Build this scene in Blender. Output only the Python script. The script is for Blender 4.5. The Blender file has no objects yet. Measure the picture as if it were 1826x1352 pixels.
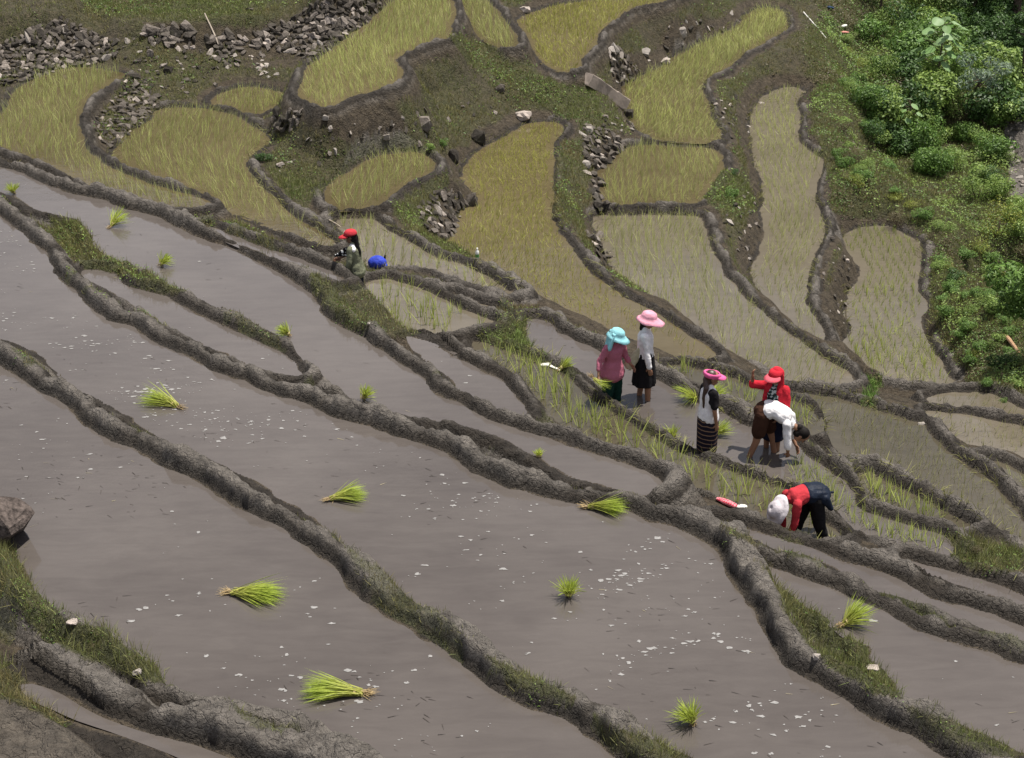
# Rice terraces with planters, built object by object.
import bpy, math, random
import numpy as np
from mathutils import Vector, Matrix, Euler

SC = bpy.context.scene
COL = SC.collection
R = math.radians
rng = np.random.default_rng(7)
random.seed(7)

# ------------------------------------------------------------------ camera, sky, sun, exposure
PITCH = R(25.0); FPX = 2900.0; CAMZ = 9.5
cam_d = bpy.data.cameras.new('camera'); cam = bpy.data.objects.new('camera', cam_d); COL.objects.link(cam)
cam.location = (0, 0, CAMZ); cam.rotation_euler = (R(90) - PITCH, 0, 0)
cam_d.sensor_width = 36.0; cam_d.lens = FPX * 36.0 / 1826.0
cam_d.clip_start = 0.1; cam_d.clip_end = 1000.0
SC.camera = cam

SUN_EL, SUN_AZ = R(73.0), R(62.0)          # azimuth measured from +Y (away from the camera) towards +X (right)
world = bpy.data.worlds.new('World'); SC.world = world; world.use_nodes = True
wn = world.node_tree.nodes; wl = world.node_tree.links
for n in list(wn): wn.remove(n)
w_out = wn.new('ShaderNodeOutputWorld'); w_bg = wn.new('ShaderNodeBackground'); w_sky = wn.new('ShaderNodeTexSky')
w_sky.sky_type = 'NISHITA'; w_sky.sun_disc = False
w_sky.sun_elevation = SUN_EL; w_sky.sun_rotation = SUN_AZ
w_sky.air_density = 1.3; w_sky.dust_density = 2.5; w_sky.altitude = 1200
# broken white cloud over the whole sky
w_tc = wn.new('ShaderNodeTexCoord'); w_map = wn.new('ShaderNodeMapping'); w_map.inputs['Scale'].default_value = (1.6, 1.6, 3.4)
w_noise = wn.new('ShaderNodeTexNoise'); w_noise.inputs['Scale'].default_value = 2.1
w_noise.inputs['Detail'].default_value = 5.0; w_noise.inputs['Roughness'].default_value = 0.55
w_ramp = wn.new('ShaderNodeValToRGB'); w_ramp.color_ramp.elements[0].position = 0.38; w_ramp.color_ramp.elements[1].position = 0.62
w_ramp.color_ramp.elements[0].color = (0, 0, 0, 1); w_ramp.color_ramp.elements[1].color = (0.8, 0.8, 0.8, 1)
w_mix = wn.new('ShaderNodeMixRGB'); w_mix.inputs['Color2'].default_value = (13.6, 13.2, 14.0, 1)
wl.new(w_tc.outputs['Generated'], w_map.inputs['Vector']); wl.new(w_map.outputs['Vector'], w_noise.inputs['Vector'])
wl.new(w_noise.outputs['Fac'], w_ramp.inputs['Fac']); wl.new(w_ramp.outputs['Color'], w_mix.inputs['Fac'])
wl.new(w_sky.outputs['Color'], w_mix.inputs['Color1']); wl.new(w_mix.outputs['Color'], w_bg.inputs['Color'])
w_bg.inputs['Strength'].default_value = 0.055
wl.new(w_bg.outputs['Background'], w_out.inputs['Surface'])

sun_d = bpy.data.lights.new('sun', 'SUN'); sun = bpy.data.objects.new('sun', sun_d); COL.objects.link(sun)
sun_d.energy = 5.0; sun_d.angle = R(0.53); sun_d.color = (1.0, 0.95, 0.87)
sdir = Vector((math.sin(SUN_AZ) * math.cos(SUN_EL), math.cos(SUN_AZ) * math.cos(SUN_EL), math.sin(SUN_EL)))
sun.rotation_euler = sdir.to_track_quat('Z', 'Y').to_euler(); sun.location = (0, 20, 30)

SC.view_settings.view_transform = 'Standard'; SC.view_settings.look = 'None'
SC.view_settings.exposure = 0.5; SC.view_settings.gamma = 1.0; SC.view_settings.use_curve_mapping = False
SC.render.engine = 'CYCLES'
SC.cycles.max_bounces = 6; SC.cycles.transparent_max_bounces = 4

# ------------------------------------------------------------------ helpers
COSP, SINP = math.cos(PITCH), math.sin(PITCH)
def ray(u, v):
    """direction through a point of the photograph's 1826 x 1352 frame"""
    x = (np.asarray(u, float) - 913.0) / FPX; y = -(np.asarray(v, float) - 676.0) / FPX
    return np.stack([x, COSP + y * SINP, -SINP + y * COSP], -1)
def on_level(u, v, z):
    d = ray(u, v); t = (z - CAMZ) / d[..., 2]
    p = d * t[..., None]; p[..., 2] = z
    return p
def smooth(a, b, x):
    t = np.clip((x - a) / (b - a), 0, 1); return t * t * (3 - 2 * t)
def _h(i, j, s):
    n = (i * 374761393 + j * 668265263 + s * 974634777) & 0xFFFFFFFF
    n = ((n ^ (n >> 13)) * 1274126177) & 0xFFFFFFFF
    return ((n ^ (n >> 16)) & 0xFFFF) / 65535.0
def vnoise(x, y, s=0):
    i = np.floor(x).astype(np.int64); j = np.floor(y).astype(np.int64)
    fx = x - i; fy = y - j; fx = fx * fx * (3 - 2 * fx); fy = fy * fy * (3 - 2 * fy)
    a = _h(i, j, s); b = _h(i + 1, j, s); c = _h(i, j + 1, s); d = _h(i + 1, j + 1, s)
    return (a * (1 - fx) + b * fx) * (1 - fy) + (c * (1 - fx) + d * fx) * fy
def fbm(x, y, f, oct=3, s=0, gain=0.5):
    o = 0; a = 1; tot = 0
    for k in range(oct):
        o = o + a * (vnoise(x * f + 17.3 * k, y * f - 9.1 * k, s + k) * 2 - 1); tot += a; a *= gain; f *= 2.03
    return o / tot

def link(o, parent=None):
    COL.objects.link(o)
    if parent is not None: o.parent = parent
    return o
def tag(o, label=None, cat=None, group=None, kind=None):
    if label: o['label'] = label
    if cat: o['category'] = cat
    if group: o['group'] = group
    if kind: o['kind'] = kind
    return o
def empty(name, loc=(0, 0, 0), rz=0.0):
    o = bpy.data.objects.new(name, None); o.location = loc; o.rotation_euler = (0, 0, rz); o.empty_display_size = 0.2
    return link(o)
def np_mesh(name, V, F, smooth_shade=False, cols=None, attr='col'):
    """V (n,3); F list of int arrays shaped (m,3) or (m,4); cols per-vertex (n,3|4)"""
    me = bpy.data.meshes.new(name)
    V = np.ascontiguousarray(V, np.float32); me.vertices.add(len(V)); me.vertices.foreach_set('co', V.ravel())
    if not isinstance(F, (list, tuple)): F = [F]
    F = [np.asarray(f, np.int32) for f in F if len(f)]
    idx = np.concatenate([f.ravel() for f in F]); tot = np.concatenate([np.full(len(f), f.shape[1], np.int32) for f in F])
    st = np.concatenate([[0], np.cumsum(tot)[:-1]]).astype(np.int32)
    me.loops.add(len(idx)); me.loops.foreach_set('vertex_index', idx.astype(np.int32))
    me.polygons.add(len(tot)); me.polygons.foreach_set('loop_start', st); me.polygons.foreach_set('loop_total', tot)
    if smooth_shade: me.polygons.foreach_set('use_smooth', np.ones(len(tot), bool))
    me.update(calc_edges=True)
    if cols is not None:
        c = np.ones((len(V), 4), np.float32); cols = np.asarray(cols); c[:, :cols.shape[1]] = cols
        a = me.attributes.new(attr, 'FLOAT_COLOR', 'POINT'); a.data.foreach_set('color', c.ravel())
    return me
def mobj(name, me, mat, parent=None):
    o = bpy.data.objects.new(name, me)
    if mat is not None and not me.materials: me.materials.append(mat)
    return link(o, parent)

# ------------------------------------------------------------------ materials
class NT:
    """small node-tree writer"""
    def __init__(s, name, rough=0.8, spec=0.3):
        s.m = bpy.data.materials.new(name); s.m.use_nodes = True
        s.n = s.m.node_tree.nodes; s.l = s.m.node_tree.links
        s.b = s.n['Principled BSDF']; s.out = s.n['Material Output']
        s.b.inputs['Roughness'].default_value = rough; s.b.inputs['Specular IOR Level'].default_value = spec
    def node(s, t, **kw):
        n = s.n.new(t)
        for k, v in kw.items():
            if k in ('ops', 'operation', 'blend_type', 'attribute_name', 'feature', 'wave_type', 'bands_direction', 'data_type'):
                setattr(n, k, v)
            else: n.inputs[k.replace('_', ' ')].default_value = v
        return n
    def link(s, a, b): s.l.new(a, b); return s
    def obj(s): return s.node('ShaderNodeTexCoord').outputs['Object']
    def noise(s, scale, detail=4.0, rough=0.55, vec=None, dist=0.0):
        n = s.node('ShaderNodeTexNoise', Scale=scale, Detail=detail, Roughness=rough, Distortion=dist)
        s.link(vec if vec is not None else s.obj(), n.inputs['Vector']); return n.outputs['Fac']
    def ramp(s, fac, stops):
        n = s.node('ShaderNodeValToRGB'); e = n.color_ramp.elements
        while len(e) < len(stops): e.new(0.5)
        for k, (p, c) in enumerate(stops):
            e[k].position = p; e[k].color = (*c, 1) if len(c) == 3 else c
        s.link(fac, n.inputs['Fac']); return n.outputs['Color']
    def mix(s, fac, a, b, mode='MIX'):
        n = s.node('ShaderNodeMixRGB'); n.blend_type = mode
        for v, k in ((fac, 'Fac'), (a, 'Color1'), (b, 'Color2')):
            if hasattr(v, 'is_linked') or hasattr(v, 'links'): s.link(v, n.inputs[k])
            elif isinstance(v, (int, float)): n.inputs[k].default_value = v
            else: n.inputs[k].default_value = (*v, 1)
        return n.outputs['Color']
    def math(s, op, a, b=0.0):
        n = s.node('ShaderNodeMath'); n.operation = op
        for k, v in enumerate((a, b)):
            if hasattr(v, 'links'): s.link(v, n.inputs[k])
            else: n.inputs[k].default_value = v
        return n.outputs[0]
    def sep(s, c):
        n = s.node('ShaderNodeSeparateColor'); s.link(c, n.inputs[0]); return n.outputs
    def attr(s, name):
        n = s.node('ShaderNodeAttribute'); n.attribute_name = name; return n.outputs['Color']
    def rnd(s): return s.node('ShaderNodeObjectInfo').outputs['Random']
    def color(s, c):
        if hasattr(c, 'links'): s.link(c, s.b.inputs['Base Color'])
        else: s.b.inputs['Base Color'].default_value = (*c, 1)
        return s
    def bump(s, h, strength=0.4, dist=0.02):
        n = s.node('ShaderNodeBump', Strength=strength, Distance=dist); s.link(h, n.inputs['Height'])
        s.link(n.outputs['Normal'], s.b.inputs['Normal']); return s
    def translucent(s, amount, col=None):
        t = s.node('ShaderNodeBsdfTranslucent'); mx = s.node('ShaderNodeMixShader', Fac=amount)
        src = s.b.inputs['Base Color'].links[0].from_socket if s.b.inputs['Base Color'].links else None
        if src is not None: s.link(src, t.inputs['Color'])
        s.link(s.b.outputs[0], mx.inputs[1]); s.link(t.outputs[0], mx.inputs[2]); s.link(mx.outputs[0], s.out.inputs['Surface'])
        return s

def mat_plain(name, c, rough=0.75, var=0.25, scale=14.0, spec=0.25, bump=0.0, bs=30.0):
    t = NT(name, rough, spec)
    n = t.noise(scale, 4)
    k = t.ramp(n, [(0.25, tuple(x * (1 - var) for x in c)), (0.75, tuple(min(1, x * (1 + var)) for x in c))])
    t.color(k)
    if bump: t.bump(t.noise(bs, 5), bump, 0.02)
    return t.m
def mat_leaf(name, trans=0.25, rough=0.55):
    t = NT(name, rough, 0.3)
    t.color(t.attr('col')); t.translucent(trans); return t.m
# ------------------------------------------------------------------ the terraces: outlines of every paddy, each on its own level
# name: (level, bund height, bund width, [outline points])
PADDY = {
 'P1': (0.00, 0.26, 0.31, [(-160,640),(-60,640),(0,655),(39,681),(59,699),(96,717),(124,735),(149,761),(192,790),(227,802),(270,825),(312,848),(355,868),(405,899),(461,929),(504,952),(554,986),(600,1032),(646,1074),(692,1103),(749,1135),(806,1174),(848,1213),(891,1241),(937,1262),(990,1287),(1044,1323),(1080,1352),(1180,1440),(900,1470),(760,1400),(685,1356),(639,1330),(575,1298),(525,1280),(461,1266),(401,1248),(355,1238),(318,1222),(295,1190),(248,1158),(199,1122),(156,1108),(85,1073),(67,1042),(39,989),(20,960),(-20,930),(-160,900)]),
 'P2': (-.30, 0.25, 0.31, [(-140,300),(-60,345),(0,387),(35,415),(67,447),(85,472),(103,502),(142,534),(188,573),(227,582),(277,614),(312,632),(341,646),(376,667),(426,681),(461,699),(497,712),(543,724),(600,749),(653,763),(692,781),(742,795),(785,809),(820,834),(856,852),(905,871),(955,884),(1008,901),(1051,904),(1115,911),(1150,929),(1200,943),(1257,971),(1282,989),(1296,1028),(1310,1049),(1335,1078),(1349,1113),(1363,1142),(1385,1174),(1413,1199),(1456,1220),(1498,1245),(1527,1270),(1573,1293),(1612,1309),(1644,1330),(1665,1352),(1750,1430),(1400,1430),(1300,1385),(1235,1344),(1203,1330),(1150,1312),(1097,1294),(1044,1266),(1022,1248),(983,1220),(941,1209),(902,1191),(870,1156),(827,1135),(777,1103),(742,1071),(699,1046),(646,996),(607,964),(564,925),(508,890),(461,862),(426,841),(390,822),(355,807),(319,790),(284,770),(245,752),(199,724),(170,703),(138,694),(121,678),(99,653),(76,632),(43,614),(0,601),(-60,585),(-140,560)]),
 'P2b': (-.42, .20, .26, [(153,484),(199,490),(220,511),(284,529),(319,546),(355,564),(390,582),(426,596),(461,614),(493,628),(515,646),(531,671),(497,667),(458,653),(408,628),(362,610),(312,589),(277,568),(241,543),(206,522),(177,507),(156,497)]),
 'P3': (-.55, 0.22, 0.27, [(-120,270),(-60,285),(0,300),(35,309),(71,327),(117,343),(167,355),(213,371),(256,383),(302,398),(337,419),(376,433),(415,444),(447,465),(472,479),(504,495),(532,511),(554,532),(564,554),(586,575),(639,600),(671,625),(706,649),(742,671),(760,688),(777,706),(813,720),(848,742),(884,756),(919,767),(955,781),(998,791),(1040,809),(1090,822),(1125,834),(1154,848),(1173,861),(1161,877),(1143,884),(1115,873),(1079,866),(1026,845),(987,830),(937,801),(902,781),(870,770),(827,756),(792,749),(742,745),(699,735),(664,720),(618,703),(589,681),(554,653),(525,614),(490,596),(444,575),(408,557),(355,539),(327,525),(302,507),(266,490),(227,475),(195,461),(170,430),(142,392),(96,380),(71,373),(46,358),(18,346),(0,337),(-60,315),(-120,305)]),
 'D1': (-.50, .16, .2, [(370,404),(420,424),(470,442),(520,459),(560,475),(606,496),(606,503),(560,487),(500,463),(440,440),(395,420)]),
 'P4': (-.95, .24, .26, [(706,600),(742,603),(767,614),(799,632),(841,653),(877,671),(895,688),(912,710),(930,731),(931,740),(902,736),(863,724),(838,713),(817,692),(799,667),(770,646),(742,625),(721,610)]),
 'P5': (-1.38, 0.16, 0.22, [(848,612),(895,624),(934,639),(969,653),(998,667),(1026,696),(1061,720),(1097,742),(1132,767),(1168,788),(1203,806),(1239,821),(1282,838),(1317,852),(1356,864),(1392,873),(1430,900),(1470,934),(1495,953),(1481,963),(1449,959),(1417,943),(1381,929),(1342,911),(1324,905),(1268,880),(1218,862),(1182,838),(1143,820),(1097,798),(1044,780),(1001,756),(976,730),(951,706),(934,681),(912,660),(884,642),(856,625)]),
 'PW': (-1.50, 0.21, 0.22, [(941,571),(976,578),(990,593),(1026,610),(1061,625),(1095,643),(1122,660),(1168,681),(1211,703),(1245,722),(1282,738),(1314,757),(1350,767),(1392,772),(1406,784),(1420,806),(1452,827),(1484,850),(1507,872),(1518,896),(1533,910),(1566,926),(1601,936),(1637,947),(1667,954),(1691,968),(1696,980),(1679,986),(1637,977),(1601,972),(1566,963),(1533,950),(1514,933),(1490,914),(1478,902),(1434,884),(1385,862),(1335,845),(1292,823),(1243,799),(1207,783),(1168,763),(1132,742),(1097,713),(1072,688),(1044,662),(990,646),(969,632),(948,617)]),
 'P6': (-1.62, .16, .2, [(1190,652),(1250,662),(1290,672),(1330,690),(1370,705),(1405,714),(1438,730),(1454,755),(1445,775),(1420,757),(1385,745),(1340,725),(1300,708),(1260,690),(1215,672)]),
 'P7': (-1.68, .20, .24, [(1533,848),(1551,844),(1566,853),(1589,867),(1620,881),(1651,893),(1672,907),(1696,922),(1727,942),(1715,946),(1684,937),(1648,928),(1613,920),(1585,906),(1556,897),(1547,883),(1537,864)]),
 'R1': (-1.80, .22, .26, [(1400,699),(1424,702),(1459,706),(1495,713),(1530,723),(1566,735),(1596,744),(1620,754),(1641,760),(1649,773),(1667,789),(1689,806),(1708,822),(1731,836),(1750,848),(1767,865),(1779,879),(1798,896),(1812,912),(1819,929),(1870,970),(1850,985),(1812,958),(1788,944),(1760,928),(1731,913),(1708,901),(1684,885),(1651,871),(1627,859),(1608,846),(1580,836),(1547,829),(1523,823),(1504,806),(1482,782),(1482,758),(1471,739),(1454,725),(1424,713),(1400,709)]),
 'R2': (-2.95, .18, .22, [(1658,709),(1684,704),(1720,702),(1755,704),(1783,711),(1809,723),(1826,732),(1930,770),(1930,790),(1826,754),(1802,749),(1779,744),(1743,737),(1708,730),(1679,723),(1660,716)]),
 'R3': (-2.70, .18, .22, [(1656,735),(1684,739),(1720,742),(1755,749),(1791,756),(1826,765),(1930,800),(1930,860),(1826,815),(1791,806),(1755,803),(1736,801),(1727,791),(1703,773),(1679,756),(1660,747)]),
 'R4': (-2.45, .18, .22, [(1750,820),(1779,827),(1802,836),(1826,848),(1930,890),(1930,935),(1826,884),(1807,870),(1798,853),(1779,838),(1760,827)]),
 'PR1': (-.55, 0.17, 0.25, [(1367,1009),(1413,1028),(1449,1042),(1488,1060),(1527,1078),(1569,1092),(1612,1117),(1658,1135),(1694,1149),(1740,1160),(1789,1181),(1826,1190),(1960,1240),(1960,1400),(1900,1372),(1826,1341),(1789,1323),(1740,1302),(1683,1277),(1626,1259),(1612,1248),(1608,1223),(1587,1191),(1562,1170),(1559,1152),(1516,1128),(1488,1103),(1456,1085),(1427,1071),(1399,1049),(1374,1025)]),
 'PR2': (-.72, 0.16, 0.24, [(1270,930),(1330,943),(1400,966),(1450,984),(1483,997),(1514,1006),(1542,1015),(1570,1025),(1596,1034),(1625,1048),(1646,1062),(1672,1072),(1701,1081),(1731,1091),(1767,1103),(1802,1120),(1826,1129),(1960,1175),(1960,1205),(1826,1140),(1790,1130),(1755,1119),(1708,1105),(1672,1086),(1637,1077),(1601,1065),(1566,1053),(1535,1036),(1509,1022),(1488,1009),(1440,994),(1380,977),(1310,948)]),
 'PR3': (-1.25, .22, .26, [(1620,1003),(1648,1010),(1684,1020),(1715,1027),(1743,1034),(1769,1043),(1798,1053),(1826,1065),(1960,1115),(1960,1150),(1826,1079),(1790,1069),(1755,1053),(1719,1043),(1684,1031),(1656,1022),(1627,1009)]),
 'F1': (-.62, .17, .24, [(-90,245),(-40,220),(0,206),(17,187),(26,166),(45,151),(71,137),(99,128),(133,123),(166,123),(201,128),(220,133),(206,144),(185,156),(166,170),(147,189),(140,206),(140,227),(144,246),(149,265),(170,281),(199,302),(231,316),(266,330),(305,341),(341,351),(374,367),(320,373),(284,366),(248,355),(213,346),(170,337),(135,316),(117,305),(85,291),(46,280),(0,266),(-90,255)]),
 'F2': (-1.05, .17, .24, [(208,268),(227,248),(248,231),(270,213),(284,199),(309,193),(355,193),(398,201),(419,206),(433,217),(454,231),(472,245),(474,256),(454,270),(440,284),(440,302),(458,327),(479,348),(497,369),(525,390),(554,407),(582,425),(598,442),(560,430),(532,419),(479,401),(444,387),(401,373),(387,355),(348,341),(302,319),(256,309),(227,295),(209,280)]),
 'F3': (-1.03, .17, .24, [(383,175),(402,166),(428,159),(454,157),(485,163),(501,170),(513,176),(501,185),(480,196),(456,206),(442,204),(423,196),(395,190),(378,185)]),
 'F4': (-1.37, .17, .26, [(582,340),(600,327),(628,305),(653,288),(689,277),(731,273),(756,277),(774,291),(770,305),(749,316),(717,330),(696,348),(678,366),(653,372),(621,374),(589,370)]),
 'F5': (-1.50, .20, .26, [(600,393),(631,391),(666,391),(681,405),(700,419),(721,429),(745,443),(768,457),(797,466),(827,474),(856,490),(882,504),(908,519),(922,524),(910,530),(887,521),(851,511),(809,497),(785,487),(756,480),(714,478),(688,478),(662,476),(640,450),(620,420)]),
 'F6': (-1.30, .17, .22, [(664,502),(693,499),(726,508),(747,513),(766,523),(787,535),(813,547),(839,559),(865,571),(877,576),(851,583),(816,592),(785,598),(749,600),(720,592),(690,578),(652,566),(634,548),(642,522)]),
 'F6b': (-1.36, .14, .18, [(809,527),(844,538),(880,550),(891,557),(875,561),(844,546),(816,534)]),
 'A': (-2.10, 0.17, 0.24, [(912,243),(941,222),(990,219),(1001,234),(983,256),(987,284),(980,319),(983,355),(983,390),(998,419),(1037,470),(1061,495),(1090,516),(1115,534),(1147,550),(1186,571),(1211,591),(1239,608),(1268,630),(1272,640),(1231,636),(1184,624),(1127,601),(1089,587),(1066,575),(1033,560),(995,544),(966,530),(935,522),(913,497),(887,478),(856,461),(820,448),(797,438),(813,422),(820,391),(830,373),(850,369),(858,355),(833,330),(829,305),(848,277),(877,256)]),
 'B1': (-2.92, 0.20, 0.26, [(1063,388),(1101,386),(1148,385),(1196,385),(1241,387),(1252,397),(1257,416),(1260,437),(1275,461),(1282,486),(1303,507),(1328,536),(1356,557),(1385,582),(1417,607),(1452,632),(1488,653),(1513,669),(1514,684),(1488,692),(1434,688),(1399,678),(1363,660),(1328,653),(1292,625),(1271,607),(1250,584),(1218,568),(1182,557),(1154,534),(1111,518),(1095,497),(1097,477),(1082,444),(1070,416)]),
 'B2': (-2.80, .17, .22, [(1080,366),(1073,330),(1068,311),(1096,288),(1110,268),(1137,261),(1172,259),(1219,264),(1257,264),(1276,271),(1288,283),(1288,297),(1281,311),(1267,328),(1252,347),(1248,359),(1231,364),(1172,365),(1125,365)]),
 'B3': (-2.72, .15, .22, [(1106,158),(1133,144),(1154,130),(1185,118),(1201,104),(1237,85),(1267,71),(1308,52),(1331,31),(1346,19),(1369,14),(1391,19),(1400,33),(1402,50),(1379,66),(1350,85),(1320,99),(1303,114),(1277,133),(1253,144),(1251,166),(1260,189),(1265,208),(1275,225),(1284,241),(1280,252),(1260,254),(1213,253),(1166,248),(1151,240),(1133,225),(1121,208),(1118,180)]),
 'C': (-3.50, 0.18, 0.24, [(1378,165),(1356,179),(1340,213),(1342,241),(1346,277),(1353,305),(1365,340),(1360,373),(1367,416),(1357,455),(1345,480),(1352,512),(1380,540),(1408,571),(1442,595),(1464,608),(1462,588),(1450,567),(1438,546),(1435,522),(1439,494),(1445,463),(1459,434),(1470,406),(1460,390),(1454,370),(1449,344),(1461,312),(1463,284),(1434,263),(1419,245),(1424,220),(1425,199),(1413,181),(1430,163),(1413,156),(1395,158)]),
 'D': (-4.10, .17, .24, [(1506,425),(1514,415),(1535,408),(1566,404),(1589,408),(1608,418),(1627,427),(1637,434),(1642,446),(1639,463),(1635,482),(1635,508),(1638,524),(1648,536),(1647,550),(1640,569),(1643,593),(1654,612),(1664,631),(1676,647),(1690,669),(1700,680),(1684,688),(1637,686),(1601,683),(1570,673),(1547,662),(1523,650),(1511,636),(1504,614),(1518,602),(1523,588),(1523,576),(1514,569),(1512,555),(1516,534),(1518,522),(1535,501),(1538,482),(1531,468),(1519,456),(1509,439)]),
 'E': (-.15, .15, .20, [(760,-45),(700,6),(679,22),(657,44),(631,63),(598,86),(577,103),(551,119),(546,140),(539,156),(539,173),(556,183),(572,192),(588,192),(608,180),(627,173),(655,166),(688,159),(712,143),(718,128),(707,118),(702,107),(718,97),(742,88),(768,78),(791,71),(801,60),(804,43),(813,28),(810,17),(803,0),(800,-45)]),
 'G': (-.85, .15, .22, [(820,-40),(860,-40),(867,0),(877,12),(891,26),(905,47),(917,64),(922,76),(917,86),(905,88),(886,83),(867,71),(845,60),(838,43),(829,21),(817,0)]),
 'H': (-1.30, .15, .20, [(926,36),(948,26),(976,14),(1019,6),(1054,0),(1080,-40),(1240,-40),(1187,0),(1166,7),(1133,14),(1109,24),(1097,36),(1078,47),(1067,59),(1060,78),(1048,95),(1033,109),(1031,123),(1019,128),(1000,127),(976,116),(962,102),(950,80),(941,62)]),
 'N1': (.12, .30, .42, [(40,1222),(75,1228),(110,1243),(135,1259),(180,1283),(250,1308),(300,1320),(350,1334),(430,1365),(560,1420),(520,1450),(400,1392),(330,1352),(270,1328),(200,1302),(140,1282),(100,1264),(60,1246)]),
}
# dry ground that stands at a level of its own: banks, ledges, the weedy slope on the right
DRY = {
 'ledge_a': (0.50, [(-140,30),(-60,24),(40,20),(100,16),(140,6),(135,-70),(-140,-90)]),
 'ledge_b': (0.20, [(190,28),(300,38),(420,28),(500,12),(540,-60),(170,-60)]),
 'ledge_c': (0.70, [(575,-18),(640,-30),(720,-75),(560,-90)]),
 'ledge_d': (-.78, [(455,120),(490,106),(515,112),(505,124)]),
 'bank_a': (-.55, [(600,507),(636,502),(655,517),(680,547),(708,577),(722,592),(690,592),(650,572),(612,542)]),
 'slope_a': (-5.10, [(1745,560),(1826,590),(1960,640),(1960,520),(1780,490)]),
 'slope_b': (-4.70, [(1560,330),(1610,345),(1700,410),(1800,430),(1900,400),(1860,300),(1700,250),(1580,270)]),
 'slope_c': (-4.10, [(1520,150),(1600,200),(1700,170),(1950,220),(1960,60),(1700,20),(1560,60)]),
 'slope_d': (-3.80, [(1480,-30),(1600,-10),(1950,10),(1990,-90),(1500,-90)]),
 'corner': (.52, [(-160,1180),(-30,1235),(40,1262),(90,1300),(130,1352),(170,1450),(-160,1450)]),
 'hill_h': (-0.50, [(930,-40),(1000,-60),(1060,-90),(900,-90)]),
 'hill_b': (-1.95, [(1250,-30),(1320,-40),(1420,-70),(1260,-90)]),
 'dip_d': (-4.08, [(1552,686),(1600,694),(1650,698),(1700,698),(1690,760),(1620,788),(1556,755),(1536,700)]),
 'dip_b': (-2.95, [(1380,686),(1430,697),(1500,701),(1518,716),(1500,735),(1430,733),(1374,705)]),
 'far_right': (-5.6, [(1990,640),(2300,760),(2300,420),(2000,470)]),
}
def catmull(P, n=2):
    P = np.asarray(P); out = []
    a, b, c, d = np.roll(P, 1, 0), P, np.roll(P, -1, 0), np.roll(P, -2, 0)
    for k in range(n):
        t = k / n
        out.append(0.5 * (2 * b + (c - a) * t + (2 * a - 5 * b + 4 * c - d) * t * t + (3 * b - a - 3 * c + d) * t ** 3))
    return np.stack(out, 1).reshape(-1, P.shape[1])
NAMES = list(PADDY) + list(DRY)
LEV = np.array([PADDY[k][0] if k in PADDY else DRY[k][0] for k in NAMES])
POLY = {}
for k in NAMES:
    pts = np.array(PADDY[k][3] if k in PADDY else DRY[k][1], float)
    w = on_level(pts[:, 0], pts[:, 1], PADDY[k][0] if k in PADDY else DRY[k][0])[:, :2]
    POLY[k] = catmull(w, 2)
NP_ = len(PADDY)

def sdist(px, py, P):
    """signed distance to a polygon (inside negative)"""
    d2 = np.full(px.shape, 1e18); ins = np.zeros(px.shape, bool)
    Q = np.roll(P, -1, 0)
    for (ax, ay), (bx, by) in zip(P, Q):
        ex, ey = bx - ax, by - ay; L = ex * ex + ey * ey
        if L < 1e-12: continue
        wx, wy = px - ax, py - ay
        t = np.clip((wx * ex + wy * ey) / L, 0, 1)
        dx, dy = wx - ex * t, wy - ey * t
        np.minimum(d2, dx * dx + dy * dy, out=d2)
        c = (ay > py) != (by > py)
        if abs(ey) > 1e-12: ins ^= c & (px < ex * (py - ay) / ey + ax)
    return np.where(ins, -1, 1) * np.sqrt(d2)

# fan-shaped sheet: finer near the viewer's side of the valley, coarser far off
def smap():
    return np.concatenate([np.linspace(-1.1, -.37, 26)[:-1], np.linspace(-.37, .37, 660), np.linspace(.37, 1.1, 26)[1:]])
S_AX = smap()
Y_AX = np.concatenate([np.linspace(3.0, 9.0, 14)[:-1], np.geomspace(9.0 + 4.0, 64.0 + 4.0, 1000) - 4.0, np.linspace(64, 150, 30)[1:]])
NY, NS = len(Y_AX), len(S_AX)
GY = np.repeat(Y_AX[:, None], NS, 1); GX = S_AX[None, :] * (COSP * GY + SINP * CAMZ)
SD = np.empty((len(NAMES), NY, NS), np.float32)
ci = np.unique(np.concatenate([np.arange(0, NY, 8), [NY - 1]])); cj = np.unique(np.concatenate([np.arange(0, NS, 8), [NS - 1]]))
# polygon edges get a natural wobble
wob = (0.07 * fbm(GX, GY, 1.3, 3, 11) + 0.035 * fbm(GX, GY, 5.0, 2, 12)).astype(np.float32)
iy = np.interp(np.arange(NY), ci, np.arange(len(ci))); jx = np.interp(np.arange(NS), cj, np.arange(len(cj)))
i0 = np.minimum(iy.astype(int), len(ci) - 2); fi = (iy - i0)[:, None]; j0 = np.minimum(jx.astype(int), len(cj) - 2); fj = (jx - j0)[None, :]
for q, k in enumerate(NAMES):
    c = sdist(GX[np.ix_(ci, cj)], GY[np.ix_(ci, cj)], POLY[k])
    full = (c[np.ix_(i0, j0)] * (1 - fi) * (1 - fj) + c[np.ix_(i0 + 1, j0)] * fi * (1 - fj)
            + c[np.ix_(i0, j0 + 1)] * (1 - fi) * fj + c[np.ix_(i0 + 1, j0 + 1)] * fi * fj)
    if k in PADDY:
        near = np.abs(full) < 1.0 + .012 * GY
        near &= (GX > POLY[k][:, 0].min() - 1.3) & (GX < POLY[k][:, 0].max() + 1.3) & (GY > POLY[k][:, 1].min() - 1.3) & (GY < POLY[k][:, 1].max() + 1.3)
        if near.any(): full[near] = sdist(GX[near], GY[near], POLY[k])
    SD[q] = full
SD += wob[None]; SD[:NP_] -= .05
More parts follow.
